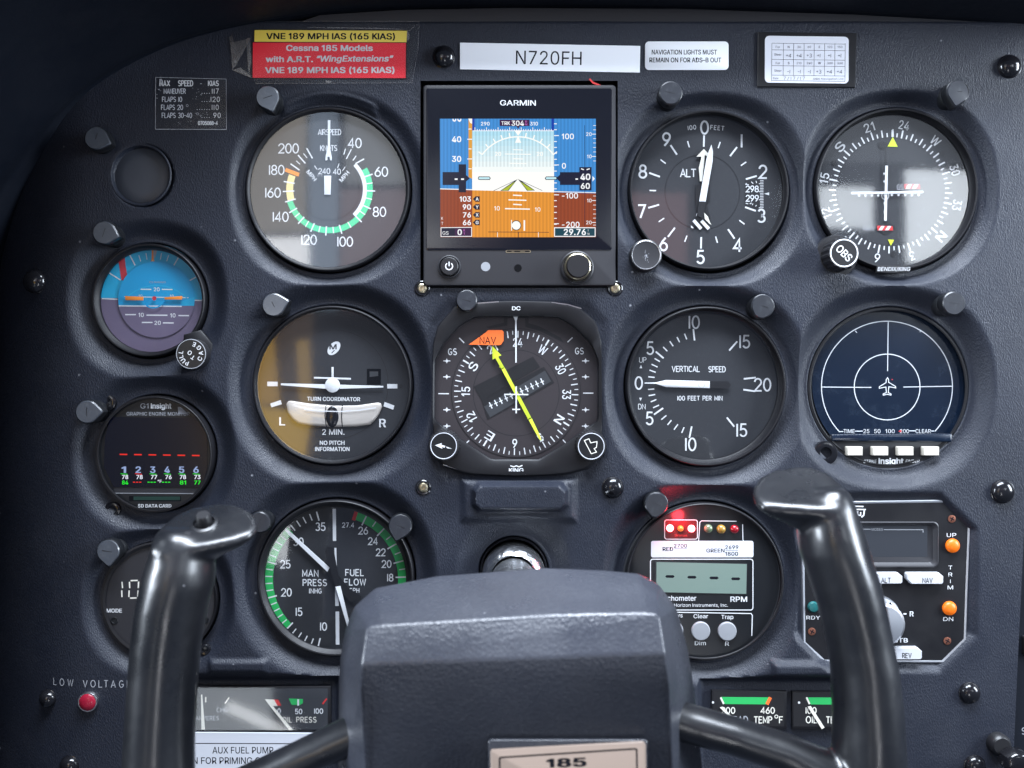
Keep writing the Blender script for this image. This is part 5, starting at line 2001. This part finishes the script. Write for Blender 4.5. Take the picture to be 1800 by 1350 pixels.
# ------------------------------------------------------------------ strip gauges at the bottom
t = thing('ammeter_gauge', 455, 1245, -14, 'pale mirrored ammeter and oil pressure strip gauge behind the left yoke arm', 'gauge')
g = MB(t, 'C3', -14)
g.prism([(930, 160), (1690, 160), (1690, 396), (930, 396)], [(-4, 0), (5, 0), (5.5, 2)], 'bezel_black')
g.build('case')
g = MB(t, 'C3', -8)
g.prism(rr(900, 176, 1672, 384, 8), [(-.8, 0), (-.2, 0)], 'dial_grey')
g.w = .1
g.lines([(1050, 218, 1050, 246), (1148, 252, 1170, 220)], 7, 'cream')
g.s('CHG', 1133, 284, 22, 4, 'dim_white', sp=.3)
g.s('-', 1108, 264, 16, 3, 'dim_white')
g.s('AMPERES', 1058, 326, 20, 3.6, 'dim_white', sp=.3)
g.poly([(1388, 230), (1420, 232), (1436, 262), (1406, 262)], 'red')
g.poly([(1474, 226), (1546, 228), (1546, 250), (1532, 258), (1488, 258)], 'green')
g.line(1522, 230, 1522, 262, 9)
g.line(1646, 254, 1668, 226, 8, 'red')
g.s('0', 1424, 290, 24, 4)
g.s('50', 1524, 292, 24, 4.5, sp=.25)
g.s('100', 1626, 290, 24, 4.5, sp=.25)
g.s('OIL PRESS', 1528, 334, 26, 4, 'cream', sp=.3, sx=.98)
g.build('dial_face')
g = MB(t, 'C3', -6.5)
g.prism([(1026, 206), (1032, 206), (1046, 384), (1028, 384)], [(-.4, 0), (.4, 0)], 'cream')
g.build('needle')
g = MB(t, 'C3', -6.5)
g.prism([(1352, 230), (1398, 232), (1416, 264), (1392, 264), (1494, 386), (1474, 386), (1376, 262)], [(-.4, 0), (.4, 0)], 'cream')
g.build('needle')
g = MB(t, 'C3', -3)
g.poly(rr(880, 170, 1676, 388, 10), 'cover_glass')
g.build('cover_glass')

t = thing('temperature_gauge', 1375, 1250, -14, 'black head and oil temperature strip gauge behind the right yoke arm', 'gauge')
g = MB(t, 'C5', -14)
g.prism([(205, 180), (584, 186), (584, 376), (200, 372)], [(-4, 0), (5, 0), (5.5, 3)], 'bezel_black')
g.prism([(614, 186), (1000, 188), (1000, 380), (614, 378)], [(-4, 0), (5, 0), (5.5, 3)], 'bezel_black')
g.build('case')
g = MB(t, 'C5', -8.4)
g.poly([(216, 190), (576, 196), (576, 368), (212, 364)], 'needle_black')
g.poly([(624, 196), (990, 198), (990, 370), (624, 368)], 'needle_black')
g.poly([(258, 218), (502, 220), (484, 256), (272, 254)], 'green')
g.poly([(698, 220), (970, 222), (950, 258), (712, 256)], 'green')
g.line(252, 220, 268, 254, 9, 'cream')
g.line(690, 220, 706, 254, 9, 'cream')
g.line(506, 220, 488, 256, 17, 'flag_orange')
g.disk(213, 246, 6, 'white', 14)
g.disk(652, 247, 6, 'white', 14)
g.s('200', 290, 287, 30, 5, 'cream', sp=.24)
g.s('460', 492, 287, 30, 5, 'cream', sp=.24)
g.s('HEAD', 340, 334, 32, 5, 'dim_white', sp=.26)
g.s('TEMP', 468, 335, 32, 5, 'cream', sp=.24, sx=.92)
g.ring(536, 318, 6, 10, 'cream', 18)
g.s('F', 560, 335, 32, 5, 'cream')
g.s('100', 713, 287, 30, 5, 'cream', sp=.24)
g.s('OIL', 716, 334, 32, 5, 'cream', sp=.24)
g.s('TEMP', 836, 335, 32, 5, 'cream', sp=.24, sx=.92)
g.build('dial_face')
g = MB(t, 'C5', -7)
g.prism([(248, 272), (262, 268), (330, 340), (318, 344)], [(-.4, 0), (.4, 0)], 'cream')
g.build('needle')
g = MB(t, 'C5', -7)
g.prism([(696, 268), (712, 264), (782, 374), (768, 382)], [(-.4, 0), (.4, 0)], 'cream')
g.build('needle')
# ------------------------------------------------------------------ control yoke
yk = thing('control_yoke', 903, 1100, 100, 'black two-handled control yoke with grained hub in front of the panel', 'control yoke')
g = MB(yk, 'photo', 0)
g.lathe(903, 1006, [(60, -50), (60, -12), (58, -9), (56, -12)], 'plug_black', 60)
g.lathe(903, 1012, [(56, -30), (56, -6), (55, 4), (52.5, 13), (48.5, 21), (44, 26), (41, 28), (40, 30)], 'chrome', 72)
g.lathe(903, 1016, [(40, 30), (40, 330)], 'chrome', 72)
o = g.build('column_shaft')
m_ = MATS['chrome']
nt = m_.node_tree
tc = nt.nodes.new('ShaderNodeTexCoord')
nz = nt.nodes.new('ShaderNodeTexNoise')
nz.inputs['Scale'].default_value = 260
nz.inputs['Detail'].default_value = 2
nt.links.new(tc.outputs['Object'], nz.inputs['Vector'])
bp = nt.nodes.new('ShaderNodeBump')
bp.inputs['Strength'].default_value = .5
bp.inputs['Distance'].default_value = .002
nt.links.new(nz.outputs['Fac'], bp.inputs['Height'])
nt.links.new(bp.outputs[0], nt.nodes['Principled BSDF'].inputs['Normal'])

# hub: silhouette ring, bevelled to the front crease, an upper band, then the main face
dS, dF = 396, 500
SIL = [(118, 1150), (122, 560), (130, 450), (150, 350), (190, 255), (285, 168), (560, 112), (1050, 74), (1300, 84), (1470, 100), (1560, 150), (1640, 262), (1690, 420), (1712, 560), (1775, 1150)]
SIL = [(910 + (x - 910) * 1.035, y - 26 * max(0, min(1, (420 - y) / 150))) for x, y in SIL]
FRO = [(205, 1150), (208, 600), (212, 472), (224, 335), (236, 318), (300, 312), (560, 298), (1050, 268), (1300, 260), (1520, 256), (1572, 258), (1586, 275), (1600, 420), (1618, 580), (1672, 1150)]
gb, gf, gr = MB(yk, 'C4', dS), MB(yk, 'C4', dF), MB(yk, 'C4', dS - 160)
FW = [-40, 19, 22, 3, 0, 0, 0, 0, 0, 0, 0, 3, 22, 19, -40]
vs = [gr.pt(910 + (x - 910) * .94, 760 + (y - 760) * .90) for x, y in SIL] + [gb.pt(x, y, 0) for x, y in SIL]
vs += [gf.pt(x, y, FW[i]) for i, (x, y) in enumerate(FRO)]
n = len(SIL)
fs = []
for j in range(2):
    for i in range(n - 1):
        fs.append((j * n + i, (j + 1) * n + i, (j + 1) * n + i + 1, j * n + i + 1))
fs.append(tuple(2 * n + i for i in range(2, 13))[::-1])
fs.append((2 * n + 0, 2 * n + 1, 2 * n + 2, 2 * n + 12, 2 * n + 13, 2 * n + 14)[::-1])
fs.append(tuple(range(n)))
gb.add(vs, fs, 'yoke_vinyl')
hub = gb.build('hub_cover', sharp=60)
bv = hub.modifiers.new('soft_edges', 'BEVEL')
bv.width = 5 * S
bv.segments = 4
bv.limit_method = 'ANGLE'
bv.angle_limit = math.radians(12)
# model plate
g = MB(yk, 'C4', dF - 4)
g.prism(rr(790, 846, 1530, 1300, 16), [(-3, 0), (1.5, 0), (2.4, 3)], 'yoke_vinyl')
frame_pts = [(800, 898), (808, 888), (1500, 850), (1512, 852), (1520, 866), (1528, 1300), (806, 1300)]
g.prism(frame_pts, [(-1, 0), (4.2, 0), (5.4, 5)], 'plate_beige')
g.w = 5.6
g.ribbon([(846, 1300), (842, 926), (850, 922), (1470, 882), (1478, 886), (1484, 1300)], 7, 'ink')
g.b('185', 1152, 946, 38, 'ink', w=176, ang=-2, bold=.045)
g.build('model_plate')


def grip(name, frame, centres, head, top_tilt, depth, arm):
    g = MB(yk, frame, depth)
    k = g.k
    # tapering tube, elliptical in section
    rows = []
    N = 28
    for (x, y, hw, w0) in centres:
        rows.append([(x + hw * math.cos(2 * PI * i / N), y, w0 + hw * k * .92 * math.sin(2 * PI * i / N)) for i in range(N)])
    vs = [g.pt(*p) for r in rows for p in r]
    fs = [(j * N + i, j * N + (i + 1) % N, (j + 1) * N + (i + 1) % N, (j + 1) * N + i) for j in range(len(rows) - 1) for i in range(N)]
    fs += [tuple(range(N))[::-1], tuple(range((len(rows) - 1) * N, len(rows) * N))]
    g.add(vs, fs, 'yoke_gloss')
    # the flared thumb rest on top
    ym = sum(p[1] for p in head) / len(head)
    xm = sum(p[0] for p in head) / len(head)
    n = len(head)
    vs = []
    gx = centres[3][0]
    LY = ((.92, -6, -3, 0), (1.0, 6, -2, 0), (1.0, 30, -2, 0), (.90, 66, -5, .18), (.74, 104, -6, .5), (.62, 150, -6, .9))
    for sc, dy, dw, sh in LY:
        for x, y in head:
            X_, Y_ = xm + (gx - xm) * sh + (x - xm) * sc, ym + (y - ym) * sc
            vs.append(g.pt(X_, Y_ + dy, (Y_ - ym) * k * top_tilt + dw))
    nl = len(LY)
    fs = [(j * n + i, j * n + (i + 1) % n, (j + 1) * n + (i + 1) % n, (j + 1) * n + i) for j in range(nl - 1) for i in range(n)]
    fs += [tuple(range(n))[::-1], tuple(range((nl - 1) * n, nl * n))]
    g.add(vs, fs, 'yoke_gloss')
    # arm to the hub
    ga = MB(yk, 'photo', depth)
    rows = []
    for j, (x, y, r, w0) in enumerate(arm):
        a = arm[max(0, j - 1)]
        b = arm[min(len(arm) - 1, j + 1)]
        tx, ty = b[0] - a[0], b[1] - a[1]
        l = math.hypot(tx, ty)
        nx_, ny_ = -ty / l, tx / l
        rows.append([(x + nx_ * r * math.cos(2 * PI * i / N), y + ny_ * r * math.cos(2 * PI * i / N), w0 + r * .9 * math.sin(2 * PI * i / N)) for i in range(N)])
    vs = [ga.pt(*p) for r in rows for p in r]
    fs = [(j * N + i, j * N + (i + 1) % N, (j + 1) * N + (i + 1) % N, (j + 1) * N + i) for j in range(len(rows) - 1) for i in range(N)]
    fs += [tuple(range(N))[::-1], tuple(range((len(rows) - 1) * N, len(rows) * N))]
    g.add(vs, fs, 'yoke_gloss')
    o = g.build(name)
    rm = o.modifiers.new('one_skin', 'REMESH')
    rm.mode = 'VOXEL'
    rm.voxel_size = 0.0011
    rm.use_smooth_shade = True
    sm_ = o.modifiers.new('blend', 'SMOOTH')
    sm_.factor = .5
    sm_.iterations = 14
    return o


lc = [(318, 190, 88, 0), (326, 220, 118, 0), (330, 270, 138, 0), (328, 320, 150, 0), (322, 380, 164, 0), (312, 450, 170, 0), (284, 560, 167, 0), (253, 760, 162, 0), (235, 980, 161, 0), (222, 1200, 162, 0), (216, 1420, 168, 0), (216, 1700, 168, 0)]
lh = [(208, 222), (222, 172), (262, 130), (330, 102), (450, 88), (560, 96), (640, 124), (688, 160), (696, 184), (676, 206), (600, 230), (480, 250), (380, 262), (300, 276), (232, 262)]
la = [(700, 1262, 36, -10), (606, 1300, 34, -6), (530, 1332, 31, 0), (458, 1366, 31, 0), (360, 1420, 40, 0), (290, 1470, 50, 0)]
grip('left_grip', 'C8', lc, lh, 1.55, 430, la)
rc = [(430, 95, 66, 0), (430, 130, 92, 0), (424, 180, 116, 0), (424, 240, 134, 0), (434, 310, 146, 0), (452, 390, 152, 0), (490, 500, 151, 0), (526, 620, 147, 0), (561, 780, 142, 0), (584, 900, 145, 0), (599, 1100, 151, 0), (606, 1350, 158, 0), (606, 1600, 160, 0)]
rh = [(74, 132), (88, 92), (140, 52), (220, 26), (320, 12), (410, 14), (470, 36), (504, 84), (512, 130), (490, 164), (420, 178), (300, 172), (190, 166), (100, 158)]
ra = [(1100, 1230, 36, -10), (1205, 1272, 34, -6), (1290, 1294, 33, 0), (1375, 1322, 34, 0), (1450, 1362, 44, 0), (1520, 1420, 56, 0)]
grip('right_grip', 'C6', rc, rh, 1.55, 430, ra)
for o_ in COL.objects:
    if o_.name in ('left_grip', 'right_grip'):
        o_.name = 'hand_grip'
lg = [o_ for o_ in COL.objects if o_.name.startswith('hand_grip')][0]
lg = min((o_ for o_ in COL.objects if o_.name.startswith('hand_grip')), key=lambda q: sum(v.co.x for v in q.data.vertices) / len(q.data.vertices))
# push switch on the left thumb rest
g = MB(yk, 'C8', 430 - 6)
g.lathe(440, 178, [(78, -12), (76, 0), (66, 5), (52, 6), (48, 0)], 'yoke_gloss', 48)
g.lathe(440, 172, [(40, -12), (38, 8), (36, 15), (30, 18), (.5, 18)], 'knob_black', 40, close=True)
o = g.build('push_switch')
R_ = Matrix.Rotation(math.radians(-58), 4, 'X')
c_ = Vector(g.pt(440, 176, 0))
o.data.transform(Matrix.Translation(c_) @ R_ @ Matrix.Translation(-c_))
o.parent = lg
